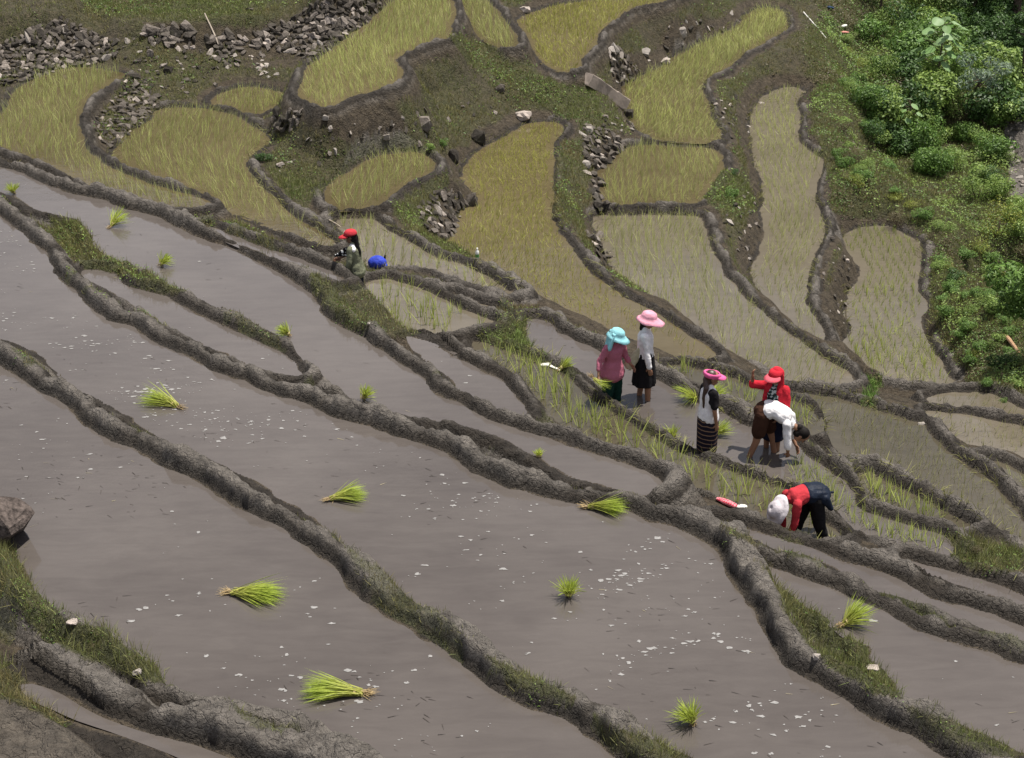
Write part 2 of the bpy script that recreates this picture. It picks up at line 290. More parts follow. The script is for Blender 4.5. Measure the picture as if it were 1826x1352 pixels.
# blended base level
D = np.maximum(SD, 0.02); W = D ** -1.5
BASE = (W * LEV[:, None, None]).sum(0) / W.sum(0)
del W, D
order = np.argsort(SD, 0)[:2]
lvl1 = LEV[order[0]]; lvl2 = LEV[order[1]]
crn = fbm(GX, GY, .8, 3, 21); crn2 = fbm(GX, GY, 2.6, 3, 22)
Z = BASE + 0.05 * fbm(GX, GY, 1.1, 4, 31)
MUD = np.zeros_like(Z)
for q, k in enumerate(PADDY):
    z, hc, w, _ = PADDY[k]; sd = SD[q]; w = w * .80; hc = hc * .92
    m = sd < w + 2.0
    if not m.any(): continue
    s = sd[m]; oth = np.where(order[0][m] == q, lvl2[m], lvl1[m])
    amp = hc * (.90 + .42 * crn[m] + .34 * crn2[m]) * (1 - .8 * smooth(.06, .40, oth - z))
    ww = w * (.85 + .38 * crn[m] + .18 * crn2[m])
    slope = 1.9 if k in ('A','B1','B2','B3','C','D','E','G','H','F1','F2','F3','F4') else 1.5
    rise = smooth(0.0, .10, s)
    edge = np.maximum(s - ww, 0); drop = slope * (np.sqrt(edge * edge + .0012) - math.sqrt(.0012))
    b = z + amp * rise - drop * (1 + .35 * crn2[m])
    cur = Z[m]; win = (b > cur - .03) & (s > -.05)
    Z[m] = np.maximum(cur, np.where(s > -.05, b, -9))
    MUD[m] = np.maximum(MUD[m], np.where(win, 1 - smooth(ww + .04, ww + (.20 if k in ('E', 'F1', 'F2', 'F3', 'F4', 'G', 'H', 'B2', 'B3') else .55), s), 0))
# mud clods and crumbled lips
det = 0.034 * fbm(GX, GY, 2.3, 3, 41) + 0.012 * fbm(GX, GY, 9.0, 2, 42)
rid = 0.030 * (1 - np.abs(fbm(GX, GY, 4.3, 2, 43))) ** 3
dmin_w = SD[:NP_].min(0)
fade = smooth(-.02, .16, dmin_w)
bil = np.abs(fbm(GX, GY, 3.4, 2, 45)) * .060 + np.abs(fbm(GX, GY, 8.5, 2, 46)) * .040
chip = smooth(.16, .30, fbm(GX, GY, 1.6, 3, 47)) * .05
st_ = fbm(GX, GY, 4.2, 2, 48); chip = chip + .07 * (np.round(st_ * 4.5) / 4.5 - st_)
Z += (det + (bil - .030 - chip - rid * .6) * MUD) * fade
crm = smooth(.7, .1, SD[NAMES.index('corner')]); Z += crm * (.09 * fbm(GX, GY, 1.7, 4, 49, .6) + .03 * np.abs(fbm(GX, GY, 7.0, 2, 50)))
rise_ = smooth(72, 135, GY); Z += rise_ * (35 + 8 * fbm(GX, GY, .03, 3, 53)) * (.72 + .28 * np.cos(GX * .02))      # unseen far side of the valley, added to darken far paddy reflections
Z += (1 - MUD) * fade * smooth(.2, .9, dmin_w) * (.13 * fbm(GX, GY, 1.7, 5, 44, .62))
# paddy edges and beds
for q, k in enumerate(PADDY):
    sd = SD[q]; z = PADDY[k][0]
    n = (sd >= 0) & (sd < .13)
    if n.any():
        t = smooth(0, .13, sd[n]); Z[n] = z + (Z[n] - z) * (.12 + .88 * t) + .0
    i = sd < 0
    if i.any(): Z[i] = z - .20 * smooth(0, .28, -sd[i]) + .012 * fbm(GX[i], GY[i], 3, 2, 51)
Z = Z.astype(np.float32)
WET_SHADE = np.zeros_like(Z)  # wet mud at the waterline, and shade painted up the inner bund faces
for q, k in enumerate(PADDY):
    WET_SHADE = np.maximum(WET_SHADE, (SD[q] < .35) * (1 - smooth(.05, .19, Z - PADDY[k][0] + .06 * crn2)) * (Z > PADDY[k][0] - .06))

# ---- look-ups on the sheet
def _idx(x, y):
    y = np.clip(y, Y_AX[0], Y_AX[-1]); s = np.clip(x / (COSP * y + SINP * CAMZ), S_AX[0], S_AX[-1])
    a = np.interp(y, Y_AX, np.arange(NY)); b = np.interp(s, S_AX, np.arange(NS))
    i = np.minimum(a.astype(int), NY - 2); j = np.minimum(b.astype(int), NS - 2)
    return i, j, a - i, b - j
def gsample(G, x, y):
    x = np.asarray(x, float); y = np.asarray(y, float)
    i, j, f, g = _idx(x, y)
    return G[i, j] * (1 - f) * (1 - g) + G[i + 1, j] * f * (1 - g) + G[i, j + 1] * (1 - f) * g + G[i + 1, j + 1] * f * g
def gz(x, y): return gsample(Z, x, y)
def hit(u, v, lift=0.0):
    """where the sight line through a photograph point meets the ground"""
    d = ray(u, v); d = np.atleast_2d(d); hd = np.hypot(d[:, 0], d[:, 1])
    lo = np.full(len(d), 12.0); hi = lo.copy(); done = np.zeros(len(d), bool)
    t = lo.copy()
    for _ in range(900):
        act = ~done
        if not act.any(): break
        p = d[act] * t[act, None]; below = p[:, 2] + CAMZ < gz(p[:, 0], p[:, 1]) + lift
        ia = np.where(act)[0]; done[ia[below]] = True; hi[ia[below]] = t[ia[below]]
        lo[ia[~below]] = t[ia[~below]]; t[ia[~below]] += .0016 * t[ia[~below]] + .02
        done |= t > 140
    for _ in range(12):
        m = (lo + hi) / 2; p = d * m[:, None]; below = p[:, 2] + CAMZ < gz(p[:, 0], p[:, 1]) + lift
        hi = np.where(below, m, hi); lo = np.where(below, lo, m)
    p = d * hi[:, None]; p[:, 2] += CAMZ
    return p
def hit1(u, v): return Vector(hit([u], [v])[0])
def gnormal(x, y, e=.06):
    x = np.asarray(x, float); y = np.asarray(y, float)
    n = np.stack([gz(x - e, y) - gz(x + e, y), gz(x, y - e) - gz(x, y + e), np.full(x.shape, 2 * e)], -1)
    return n / np.linalg.norm(n, axis=-1, keepdims=True)
def project(P):
    P = np.asarray(P, float); x, y, z = P[..., 0], P[..., 1], P[..., 2] - CAMZ
    dep = y * COSP - z * SINP; up = y * SINP + z * COSP
    return 913 + FPX * x / dep, 676 - FPX * up / dep, dep
def in_poly(u, v, poly):
    P = np.array(poly, float); ins = np.zeros(np.shape(u), bool)
    for (ax, ay), (bx, by) in zip(P, np.roll(P, -1, 0)):
        if ay == by: continue
        ins ^= ((ay > v) != (by > v)) & (u < (bx - ax) * (v - ay) / (by - ay) + ax)
    return ins
# ------------------------------------------------------------------ what grows on the ground (mask used for grass and for the soil colour)
GRASSY = [  # outline, greenness, tallness
 ([(-20,955),(30,975),(60,1040),(90,1080),(160,1112),(250,1162),(322,1208),(312,1226),(240,1212),(190,1185),(120,1160),(80,1140),(40,1100),(-20,1060)], .85, 1.0),
 ([(-20,1180),(20,1190),(60,1225),(110,1260),(150,1290),(120,1300),(60,1270),(-20,1235)], .6, 1.2),
 ([(92,385),(150,392),(180,430),(230,470),(300,505),(330,522),(300,520),(220,492),(150,485),(120,450),(100,420)], .8, 1.0),
 ([(1362,1005),(1400,1040),(1460,1082),(1515,1125),(1565,1155),(1600,1210),(1608,1245),(1560,1235),(1480,1190),(1420,1120),(1385,1060)], .85, 1.0),
 ([(1610,1255),(1700,1280),(1826,1335),(1826,1352),(1740,1335),(1640,1295)], .55, .8),
 ([(865,1160),(905,1188),(960,1212),(1022,1248),(1015,1262),(960,1245),(900,1215)], .7, .8),
 ([(1050,1268),(1140,1305),(1240,1345),(1220,1360),(1120,1352),(1060,1300)], .7, .9),
 ([(555,490),(580,495),(615,540),(650,575),(640,590),(600,570),(570,530)], .85, .8),
 ([(600,505),(650,500),(690,540),(740,590),(755,600),(700,595),(650,575),(615,540)], .45, .9),
 ([(850,598),(900,585),(940,560),(948,600),(945,625),(900,620)], .9, 1.4),
 ([(1690,950),(1760,960),(1826,985),(1826,1020),(1740,1010),(1700,990)], .8, 1.3),
 ([(1285,935),(1400,965),(1490,1000),(1480,1012),(1400,985),(1300,950)], .7, .7),
 ([(610,960),(660,1005),(700,1040),(690,1052),(640,1010)], .5, .6),
 ([(150,0),(470,-30),(480,10),(340,40),(200,30),(150,20)], .86, .6),
 ([(790,60),(850,70),(900,100),(960,140),(1010,150),(1060,165),(1080,210),(1040,215),(980,195),(900,150),(830,110)], .86, .8),
 ([(1430,60),(1480,20),(1560,30),(1620,120),(1560,200),(1480,180),(1440,130)], .85, .7),
 ([(1440,200),(1500,220),(1560,330),(1560,390),(1500,385),(1480,330),(1460,270)], .75, .8),
 ([(1660,440),(1740,480),(1800,560),(1826,690),(1760,690),(1700,640),(1660,560)], .8, .7),
 ([(1280,300),(1330,310),(1345,370),(1300,390),(1265,370),(1255,350)], .85, .8),
 ([(1005,250),(1030,260),(1060,310),(1050,370),(1010,410),(990,380),(992,320)], .7, .8),
 ([(690,380),(720,350),(770,320),(800,300),(790,350),(760,400),(720,400)], .75, .7),
 ([(480,220),(560,240),(640,260),(700,240),(780,220),(860,250),(800,270),(700,275),(600,320),(540,370),(490,300)], .5, .5),
 ([(1535,710),(1560,700),(1565,720),(1540,730)], 1.0, .9),
 ([(1545,672),(1565,668),(1572,690),(1550,700)], 1.0, .9),
]
GU, GV, GDEP = project(np.stack([GX, GY, Z], -1))
infr = (GU > -250) & (GU < 2076) & (GV > -250) & (GV < 1600)
wu = GU + 16 * fbm(GX, GY, 2.2, 3, 61); wv = GV + 10 * fbm(GX, GY, 2.2, 3, 62)
GREEN = np.zeros_like(Z); TALL = np.zeros_like(Z)
for poly, g, h in GRASSY:
    P = np.array(poly); m = infr & (wu > P[:, 0].min()) & (wu < P[:, 0].max()) & (wv > P[:, 1].min()) & (wv < P[:, 1].max())
    s = in_poly(wu[m], wv[m], poly)
    GREEN[m] = np.maximum(GREEN[m], np.where(s, g, 0)); TALL[m] = np.maximum(TALL[m], np.where(s, h, 0))
dry_d = dmin_w
open_bank = smooth(.25, .7, dry_d) * (1 - MUD)
VEGP = [(1440,-60),(1485,100),(1452,150),(1440,200),(1480,300),(1490,380),(1540,392),(1600,392),(1662,440),(1668,520),(1672,600),(1722,682),(1826,722),(1900,735),(2300,800),(3200,600),(3200,-300),(1430,-300)]
veg_right = in_poly(GU + 14 * fbm(GX, GY, 1.1, 3, 64), GV, VEGP) * smooth(.12, .4, dry_d)         # the weedy slope
bankg = open_bank * (GV < 520) * (GU < 1500)
GREEN = np.maximum(GREEN, np.where(bankg > .15, np.clip(.58 + .60 * fbm(GX, GY, .7, 3, 63), .12, .85) * smooth(.1, .5, bankg), 0))
GREEN = np.maximum(GREEN, veg_right * .8)
for k in ('P1', 'P2', 'P3', 'PR1', 'PR2', 'P2b', 'P4', 'PW', 'P5'):      # tufts along the outer edges of the bunds
    q = NAMES.index(k); w_ = PADDY[k][2]; e_ = (SD[q] > w_ * .85) & (SD[q] < w_ + .28) & (fbm(GX, GY, .9, 3, 66 + q) > .27)
    GREEN = np.where(e_, np.maximum(GREEN, .5), GREEN); TALL = np.where(e_, np.maximum(TALL, .6), TALL)
scar = in_poly(GU + 8 * fbm(GX, GY, 1.5, 2, 67), GV, [(1796,195),(1850,200),(1850,360),(1802,350),(1792,270)]); GREEN = np.where(scar, 0, GREEN); veg_right = np.where(scar, 0, veg_right); MUD = np.where(scar, 1, MUD)
farh = GY > 66; GREEN = np.where(farh, .9, GREEN); veg_right = np.where(farh, 0, veg_right)
GREEN = np.where(dry_d < 0, 0, GREEN)
for wp_ in ([(-30,60),(150,20),(220,70),(212,100),(110,130),(-30,205)], [(255,40),(350,40),(450,50),(600,-10),(700,-10),(650,50),(548,120),(430,122),(380,100),(300,85)], [(228,133),(286,172),(280,198),(218,258),(168,242),(190,188)]):
    iw = in_poly(GU, GV, wp_) & (dry_d > .1); GREEN = np.where(iw, np.clip(.30 + .9 * fbm(GX, GY, 1.1, 2, 65), .05, .6), GREEN); MUD = np.where(iw, 0, MUD)
MUD = np.where(GREEN > .55, MUD * .35, MUD)

# ------------------------------------------------------------------ ground
t = NT('wet_mud_and_bank_soil', 0.85, 0.25)
sep = t.sep(t.attr('mask'))
obv = t.obj()
n_big = t.noise(.9, 5, .6, obv); n_mid = t.noise(6.0, 5, .65, obv); n_fine = t.noise(45.0, 4, .7, obv)
mud = t.ramp(n_mid, [(.30, (.062, .054, .046)), (.5, (.130, .115, .099)), (.70, (.225, .200, .174))])
mud = t.mix(t.ramp(n_big, [(.35, (0, 0, 0)), (.7, (.5, .5, .5))]), mud, (.205, .185, .163))
n_gran = t.noise(85.0, 3, .7, obv)
mud = t.mix(t.ramp(n_gran, [(.58, (0, 0, 0)), (.70, (.75, .75, .75))]), mud, (.28, .255, .228))
mud = t.mix(t.ramp(n_gran, [(.32, (.7, .7, .7)), (.44, (0, 0, 0))]), mud, (.050, .042, .035))
mud = t.mix(t.ramp(n_fine, [(.33, (.4, .4, .4)), (.46, (0, 0, 0))]), mud, (.045, .037, .030))
soil = t.ramp(n_mid, [(.28, (.020, .015, .009)), (.5, (.058, .044, .028)), (.75, (.110, .086, .056))])
soil = t.mix(t.ramp(n_fine, [(.55, (0, 0, 0)), (.72, (.6, .6, .6))]), soil, (.17, .145, .11))
moss = t.ramp(n_fine, [(.3, (.026, .036, .010)), (.55, (.078, .096, .027)), (.8, (.14, .155, .045))])
moss = t.mix(t.ramp(n_mid, [(.45, (0, 0, 0)), (.7, (.8, .8, .8))]), moss, (.075, .055, .028))
mud = t.mix(t.node('ShaderNodeAttribute', attribute_name='mask').outputs['Alpha'], mud, t.ramp(n_mid, [(.3, (.018, .0145, .011)), (.7, (.050, .041, .032))]))  # dark tone for wet mud, also painting shade on the inner bund faces
bed = t.ramp(n_mid, [(.3, (.075, .058, .040)), (.7, (.11, .088, .062))])
c = t.mix(sep[0], soil, mud)
gfac = t.math('MULTIPLY', sep[1], t.ramp(n_mid, [(.30, (.35, .35, .35)), (.62, (1, 1, 1))]))
c = t.mix(gfac, c, moss)
c = t.mix(sep[2], c, bed)
t.color(c)
vor = t.node('ShaderNodeTexVoronoi', Scale=20.0); t.link(obv, vor.inputs['Vector'])
n_clod = t.noise(15.0, 6, .6, obv, .4)
hgt = t.math('ADD', t.math('MULTIPLY', n_clod, 1.2), t.math('ADD', t.math('MULTIPLY', n_mid, .8), t.math('MULTIPLY', vor.outputs['Distance'], .35)))
ve = t.node('ShaderNodeTexVoronoi', Scale=6.5); ve.feature = 'DISTANCE_TO_EDGE'
vm = t.node('ShaderNodeVectorMath'); vm.operation = 'ADD'; nd = t.node('ShaderNodeTexNoise', Scale=5.0, Detail=3.0); t.link(obv, nd.inputs['Vector']); vs_ = t.node('ShaderNodeVectorMath'); vs_.operation = 'SCALE'; vs_.inputs['Scale'].default_value = .35
t.link(nd.outputs['Color'], vs_.inputs[0]); t.link(obv, vm.inputs[0]); t.link(vs_.outputs[0], vm.inputs[1]); t.link(vm.outputs[0], ve.inputs['Vector'])
crk = t.math('MULTIPLY', t.ramp(ve.outputs['Distance'], [(0, (0, 0, 0)), (.07, (1, 1, 1))]), .30)
hgt = t.math('ADD', t.math('ADD', hgt, crk), t.math('MULTIPLY', n_gran, .45))
t.bump(hgt, .95, .075)
rr = t.ramp(n_big, [(.3, (.55, .55, .55)), (.7, (.95, .95, .95))]); t.link(rr, t.b.inputs['Roughness'])
M_GROUND = t.m

ii = np.arange(NY * NS).reshape(NY, NS)
quads = np.stack([ii[:-1, :-1], ii[:-1, 1:], ii[1:, 1:], ii[1:, :-1]], -1).reshape(-1, 4)
cz = smooth(.9, .3, SD[NAMES.index('corner')]) if False else (SD[NAMES.index('corner')] < .6)
MUD = np.where(cz & (GREEN < .5), np.maximum(MUD, .45), MUD)
mask = np.stack([np.clip(MUD, 0, 1), GREEN, (dry_d < .0).astype(float), WET_SHADE], -1).reshape(-1, 4)
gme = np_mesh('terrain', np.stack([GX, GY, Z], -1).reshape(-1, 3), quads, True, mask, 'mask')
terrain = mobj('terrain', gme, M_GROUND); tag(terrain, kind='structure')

# ------------------------------------------------------------------ water
def mat_water(name, c0, c1, rough=.07, wave=.05, scale=3.0):
    t = NT(name, rough, .5)
    t.b.inputs['IOR'].default_value = 1.33
    o = t.obj()
    n = t.noise(.55, 4, .6, o); m = t.mapping = t.node('ShaderNodeMapping'); m.inputs['Rotation'].default_value = (0, 0, R(-28)); m.inputs['Scale'].default_value = (1, 4.2, 1)
    t.link(o, m.inputs['Vector'])
    st = t.noise(1.6, 5, .65, m.outputs['Vector'], .6)
    k = t.math('ADD', t.math('MULTIPLY', n, .55), t.math('MULTIPLY', st, .45))
    t.color(t.ramp(k, [(.36, c0), (.62, c1)]))
    w = t.math('ADD', t.noise(scale, 3, .5, o), t.math('MULTIPLY', t.noise(scale * 6, 2, .5, o), .35))
    t.bump(w, wave, .03)
    return t.m
M_SILT = mat_water('silty_grey_paddy_water', (.070, .060, .054), (.092, .080, .072))
M_TEA = mat_water('brown_seedling_paddy_water', (.064, .050, .025), (.092, .073, .039))
M_TEA2 = mat_water('grey_brown_seedling_paddy_water', (.092, .078, .056), (.122, .104, .078))
M_GOLD = mat_water('olive_gold_paddy_water', (.080, .062, .030), (.105, .083, .044))
M_DIM = mat_water('dark_olive_seedling_paddy_water', (.050, .043, .029), (.072, .062, .043))
WMAT = {'A': M_GOLD, 'H': M_GOLD, 'E': M_GOLD, 'F1': M_TEA, 'F2': M_TEA, 'F3': M_TEA, 'F4': M_TEA, 'F5': M_TEA2, 'G': M_TEA, 'B1': M_TEA2, 'B2': M_TEA, 'B3': M_TEA,
        'C': M_TEA2, 'D': M_TEA2, 'R1': M_DIM, 'R2': M_TEA2, 'R3': M_TEA2, 'R4': M_DIM, 'P6': M_DIM, 'P5': M_DIM, 'P7': M_DIM, 'F6': M_TEA2, 'F6b': M_TEA2}
def offset_poly(P, d):
    a = np.roll(P, 1, 0); b = np.roll(P, -1, 0); tng = b - a; L = np.linalg.norm(tng, axis=1, keepdims=True); tng /= np.maximum(L, 1e-9)
    n = np.stack([tng[:, 1], -tng[:, 0]], 1)
    area = 0.5 * np.sum(P[:, 0] * b[:, 1] - b[:, 0] * P[:, 1])
    return P + n * d * (1 if area > 0 else -1)
from mathutils.geometry import tessellate_polygon
for k in PADDY:
    P = offset_poly(POLY[k], .03 if k == 'N1' else .14); z = PADDY[k][0]
    tri = np.array(tessellate_polygon([[Vector((x, y, 0)) for x, y in P]]), np.int32)
    # keep faces looking up
    A_, B_, C_ = P[tri[:, 0]], P[tri[:, 1]], P[tri[:, 2]]
    flip = ((B_ - A_)[:, 0] * (C_ - A_)[:, 1] - (B_ - A_)[:, 1] * (C_ - A_)[:, 0]) < 0
    tri[flip] = tri[flip][:, ::-1]
    me = np_mesh('paddy_water', np.column_stack([P, np.full(len(P), z)]), tri)
    o = mobj('paddy_water', me, WMAT.get(k, M_SILT)); tag(o, kind='structure')
# ------------------------------------------------------------------ stones
import bmesh
def hull_mesh(name, n, seed, sx=1.0, sy=1.0, sz=.7):
    r = random.Random(seed); bm = bmesh.new()
    for k in range(n):
        a = r.uniform(0, 2 * math.pi); z = r.uniform(-1, 1); q = math.sqrt(1 - z * z); m = r.uniform(.78, 1.0)
        x, y = q * math.cos(a), q * math.sin(a)
        x = math.copysign(abs(x) ** .75, x); y = math.copysign(abs(y) ** .75, y)
        bm.verts.new((x * sx * m * .5, y * sy * m * .5, z * sz * m * .5))
    bmesh.ops.convex_hull(bm, input=bm.verts[:])
    for v in [v for v in bm.verts if not v.link_faces]: bm.verts.remove(v)
    me = bpy.data.meshes.new(name); bm.to_mesh(me); bm.free()
    return me
t = NT('weathered_field_stone', .9, .2)
o_ = t.obj(); rn = t.rnd()
n1 = t.noise(5.0, 5, .65, o_); n2 = t.noise(1.6, 3, .5, o_)
base = t.ramp(rn, [(0.0, (.038, .033, .027)), (.35, (.075, .065, .054)), (.7, (.125, .108, .092)), (.92, (.22, .19, .165)), (1.0, (.38, .33, .29))])
base = t.mix(t.ramp(n1, [(.35, (.75, .75, .75)), (.6, (0, 0, 0))]), base, t.mix(1.0, base, (.42, .40, .38), 'MULTIPLY'))
base = t.mix(t.ramp(n2, [(.55, (0, 0, 0)), (.7, (.55, .55, .55))]), base, (.05, .048, .026))
t.color(base); t.bump(n1, .6, .06); M_STONE = t.m
t = NT('pale_broken_stone', .9, .2)
n1 = t.noise(6.0, 5, .65)
base = t.ramp(t.rnd(), [(0, (.22, .195, .17)), (.5, (.32, .29, .26)), (1, (.44, .375, .325))])
t.color(t.mix(t.ramp(n1, [(.35, (.6, .6, .6)), (.6, (0, 0, 0))]), base, (.19, .165, .14))); t.bump(n1, .5, .05); M_PALE = t.m
STONES = [hull_mesh('stone', random.Random(k).randint(11, 15), 100 + k, 1.15, .9, .72) for k in range(10)]
PALES = [hull_mesh('stone', 12, 200 + k, 1.2, .85, .62) for k in range(6)]
for m in STONES: m.materials.append(M_STONE)
for m in PALES: m.materials.append(M_PALE)

def scatter_px(poly, sp, seed, jitter=.35):
    P = np.array(poly, float); r = np.random.default_rng(seed)
    ys = np.arange(P[:, 1].min(), P[:, 1].max(), sp * .82); out = []
    for k, y in enumerate(ys):
        xs = np.arange(P[:, 0].min() + (k % 2) * sp * .5, P[:, 0].max(), sp * r.uniform(.95, 1.1))
        out.append(np.stack([xs, np.full(xs.shape, y)], 1))
    q = np.concatenate(out); q += r.normal(0, jitter * sp * .5, q.shape)
    return q[in_poly(q[:, 0], q[:, 1], poly)]
def stone_at(p, n, size, parent, r, pale=False, proud=.18, name='stone', flat=True):
    me = r.choice(PALES if pale else STONES)
    o = bpy.data.objects.new(name, me)
    q = Vector(n).to_track_quat('Z', 'Y') if flat else Vector((0, 0, 1)).to_track_quat('Z', 'Y')
    o.rotation_mode = 'QUATERNION'
    o.rotation_quaternion = q @ Euler((r.uniform(-.35, .35), r.uniform(-.35, .35), r.uniform(0, 6.28))).to_quaternion()
    s = size * r.uniform(.75, 1.3); o.scale = (s * r.uniform(.9, 1.25), s * r.uniform(.75, 1.05), s * r.uniform(.8, 1.1))
    off = Vector(n) * (size * proud) if flat else Vector((0, 0, size * proud))
    loc = Vector(p) + off
    if parent is not None: loc = loc - parent.location
    o.location = loc
    return link(o, parent)
WALLS = [
 ('old dark dry stone wall at the back of the top left paddy', [(-30,95),(20,70),(60,48),(110,32),(150,48),(170,62),(215,72),(212,96),(170,116),(110,126),(50,148),(20,168),(-30,200)], 8.6, .06),
 ('low stone facing under the bright green ledge near the leaning pole', [(255,48),(340,46),(350,72),(300,82),(255,68)], 10, .1),
 ('tall rough stone wall rising behind the long paddy at the top', [(450,58),(520,34),(540,18),(600,-8),(688,-8),(680,14),(650,44),(610,70),(575,99),(548,116),(530,100),(470,84),(445,88)], 8.6, .12),
 ('tumbled stone facing right of the leaning pole', [(368,62),(440,62),(436,90),(428,118),(396,122),(376,96)], 10, .1),
 ('curved stone wall below the round bund of the left paddy', [(228,133),(246,138),(270,166),(286,172),(280,198),(250,224),(218,258),(188,262),(168,242),(166,218),(190,188),(218,162)], 8.2, .1),
 ('short stone wall under the bund of the smallest paddy', [(482,207),(530,192),(545,202),(535,226),(515,240),(500,244),(486,226)], 10, .15),
 ('stone wall under the rounded end of the small oval paddy', [(742,372),(776,346),(800,330),(820,342),(832,366),(818,392),(812,418),(795,430),(770,418),(750,396)], 10, .2),
 ('stone retaining wall below the right bund of the golden paddy', [(1038,226),(1075,224),(1112,246),(1120,264),(1095,284),(1070,304),(1050,298),(1036,262)], 9, .15),
 ('broken bright stone wall below the top middle paddy', [(1084,90),(1104,80),(1120,108),(1146,124),(1130,140),(1105,154),(1086,130)], 8, .45),
 ('stepped stones down the bank beside the fenced off middle paddy', [(1040,300),(1062,300),(1080,340),(1082,368),(1062,376),(1046,340)], 13, .35),
 ('stone facing along the lower end of the golden paddy bank', [(1046,418),(1066,418),(1092,450),(1102,478),(1084,482),(1060,452)], 11, .4),
]
for k, (lab, poly, sp, pale) in enumerate(WALLS):
    r = random.Random(900 + k)
    q = scatter_px(poly, sp, 40 + k); p = hit(q[:, 0], q[:, 1]); n = gnormal(p[:, 0], p[:, 1], .15)
    wall = empty('dry_stone_wall', tuple(p[np.argmin(p[:, 2])])); tag(wall, lab, 'stone wall', 'dry stone walls on the terrace banks')
    dep = p[:, 1] * COSP - (p[:, 2] - CAMZ) * SINP
    for a, b, d in list(zip(p, n, dep))[:300]:
        stone_at(a, b, 1.45 * sp * d / FPX * r.choice((.75, .9, 1.0, 1.0, 1.15, 1.5)), wall, r, r.random() < pale * .6, .10)

# boulders and single stones, each where the photograph shows it
def boulder(u, v, wpx, hpx, label, seed, mat=None, name='boulder', tilt=0.0, cat='rock', sink=.40, dpx=None):
    p = hit1(u, v); d = p.y * COSP - (p.z - CAMZ) * SINP; m = d / FPX
    bm = bmesh.new(); r = random.Random(seed)
    sx, sz, sy = wpx * m, hpx * m * 1.1, (dpx or wpx * .8) * m
    for k in range(26):
        a = r.uniform(0, 6.283); z = r.uniform(-1, 1); q = math.sqrt(1 - z * z); f = r.uniform(.8, 1)
        x, y = q * math.cos(a), q * math.sin(a)
        bm.verts.new((math.copysign(abs(x) ** .7, x) * sx * f * .5, math.copysign(abs(y) ** .7, y) * sy * f * .5, math.copysign(abs(z) ** .7, z) * sz * f * .5))
    bmesh.ops.convex_hull(bm, input=bm.verts[:])
    for w in [w for w in bm.verts if not w.link_faces]: bm.verts.remove(w)
    bmesh.ops.subdivide_edges(bm, edges=bm.edges[:], cuts=1, use_grid_fill=True)
    for w in bm.verts: w.co += Vector([r.gauss(0, .022) * sx for _ in range(3)])
    me = bpy.data.meshes.new(name); bm.to_mesh(me); bm.free(); me.materials.append(mat or M_STONE)
    o = bpy.data.objects.new(name, me); o.location = p + Vector((0, 0, sz * (.5 - sink))); o.rotation_euler = (0, tilt, 0)
    link(o); tag(o, label, cat); return o
boulder(-8, 958, 135, 105, 'large reddish brown boulder half in the nearest pond at the left edge', 1, sink=.25, mat= mat_plain('dark_red_brown_rock', (.080, .064, .056), .9, .85, 18.0, .2, 1.0, 20), tilt=.35)
boulder(853, 250, 30, 30, 'angular grey boulder on the bank above the golden paddy', 2)
boulder(935, 208, 34, 16, 'flat pale grey slab rock at the top of the golden paddy', 3, M_PALE)
boulder(1372, 246, 24, 13, 'pale stone standing alone in the water of the narrow paddy', 4, M_PALE)
boulder(1044, 296, 20, 17, 'cream white stone on the bank right of the golden paddy', 5, M_PALE)
boulder(1050, 234, 18, 14, 'yellowish white stone on top of the retaining wall', 6, M_PALE)
boulder(300, 128, 19, 17, 'squat brown stone on the bare bank below the green ledge', 7)
boulder(268, 100, 14, 22, 'upright dark slab of stone on the top left bank', 8)
boulder(227, 76, 13, 15, 'pinkish stone at the end of the old dark wall', 9, M_PALE)
boulder(840, 362, 34, 34, 'big dark rock at the left edge of the golden paddy', 10)
boulder(1216, 62, 20, 22, 'grey rock with a bright broken top below the highest right bund', 11, M_PALE)
boulder(1150, 95, 22, 15, 'square cut grey rock on the dark bank at the top', 12, M_PALE)
boulder(1184, 112, 26, 17, 'broad pale rock at the edge of the upper right paddy', 13, M_PALE)
boulder(890, 162, 22, 22, 'two tiered grey rock jutting from the grassy hillside', 14)
boulder(757, 225, 26, 30, 'dark blocky outcrop in the middle of the grassy hillside', 15)
boulder(808, 285, 22, 32, 'rough grey rock beside the round end of the oval paddy', 16)
boulder(936, 20, 22, 13, 'pale rock at the corner between the two top paddies', 17, M_PALE)
boulder(445, 18, 16, 9, 'flat stone lying on the green ledge', 18)
boulder(688, 246, 18, 13, 'pale stone on the dark eroded bank', 19, M_PALE)
boulder(580, 212, 14, 12, 'single white faced stone under the bund of the long top paddy', 20, M_PALE)
boulder(128, 1110, 24, 9, 'cream stone in the grass at the near pond edge', 21, M_PALE)
boulder(245, 1200, 20, 11, 'whitish stone in the grass at the tip of the near grass strip', 22, M_PALE)
boulder(1457, 1172, 18, 14, 'white stone bedded in the bund above the right grass slope', 24, M_PALE, sink=.45)
boulder(1557, 1192, 26, 7, 'long reddish stone in the right grass slope', 25, M_PALE)
boulder(1643, 757, 15, 7, 'white stone on the bund corner at the right', 26, M_PALE)
boulder(658, 578, 9, 6, 'tiny white stone on the brown grass mound', 27, M_PALE)
boulder(1510, 466, 10, 8, 'small white stone on the bank left of the rounded right paddy', 28, M_PALE)
boulder(1297, 885, 5, 4, 'pebble beside the checked cloth on the bund', 29, M_PALE)
boulder(1358, 188, 14, 10, 'pale stone at the head of the narrow right paddy', 30, M_PALE)

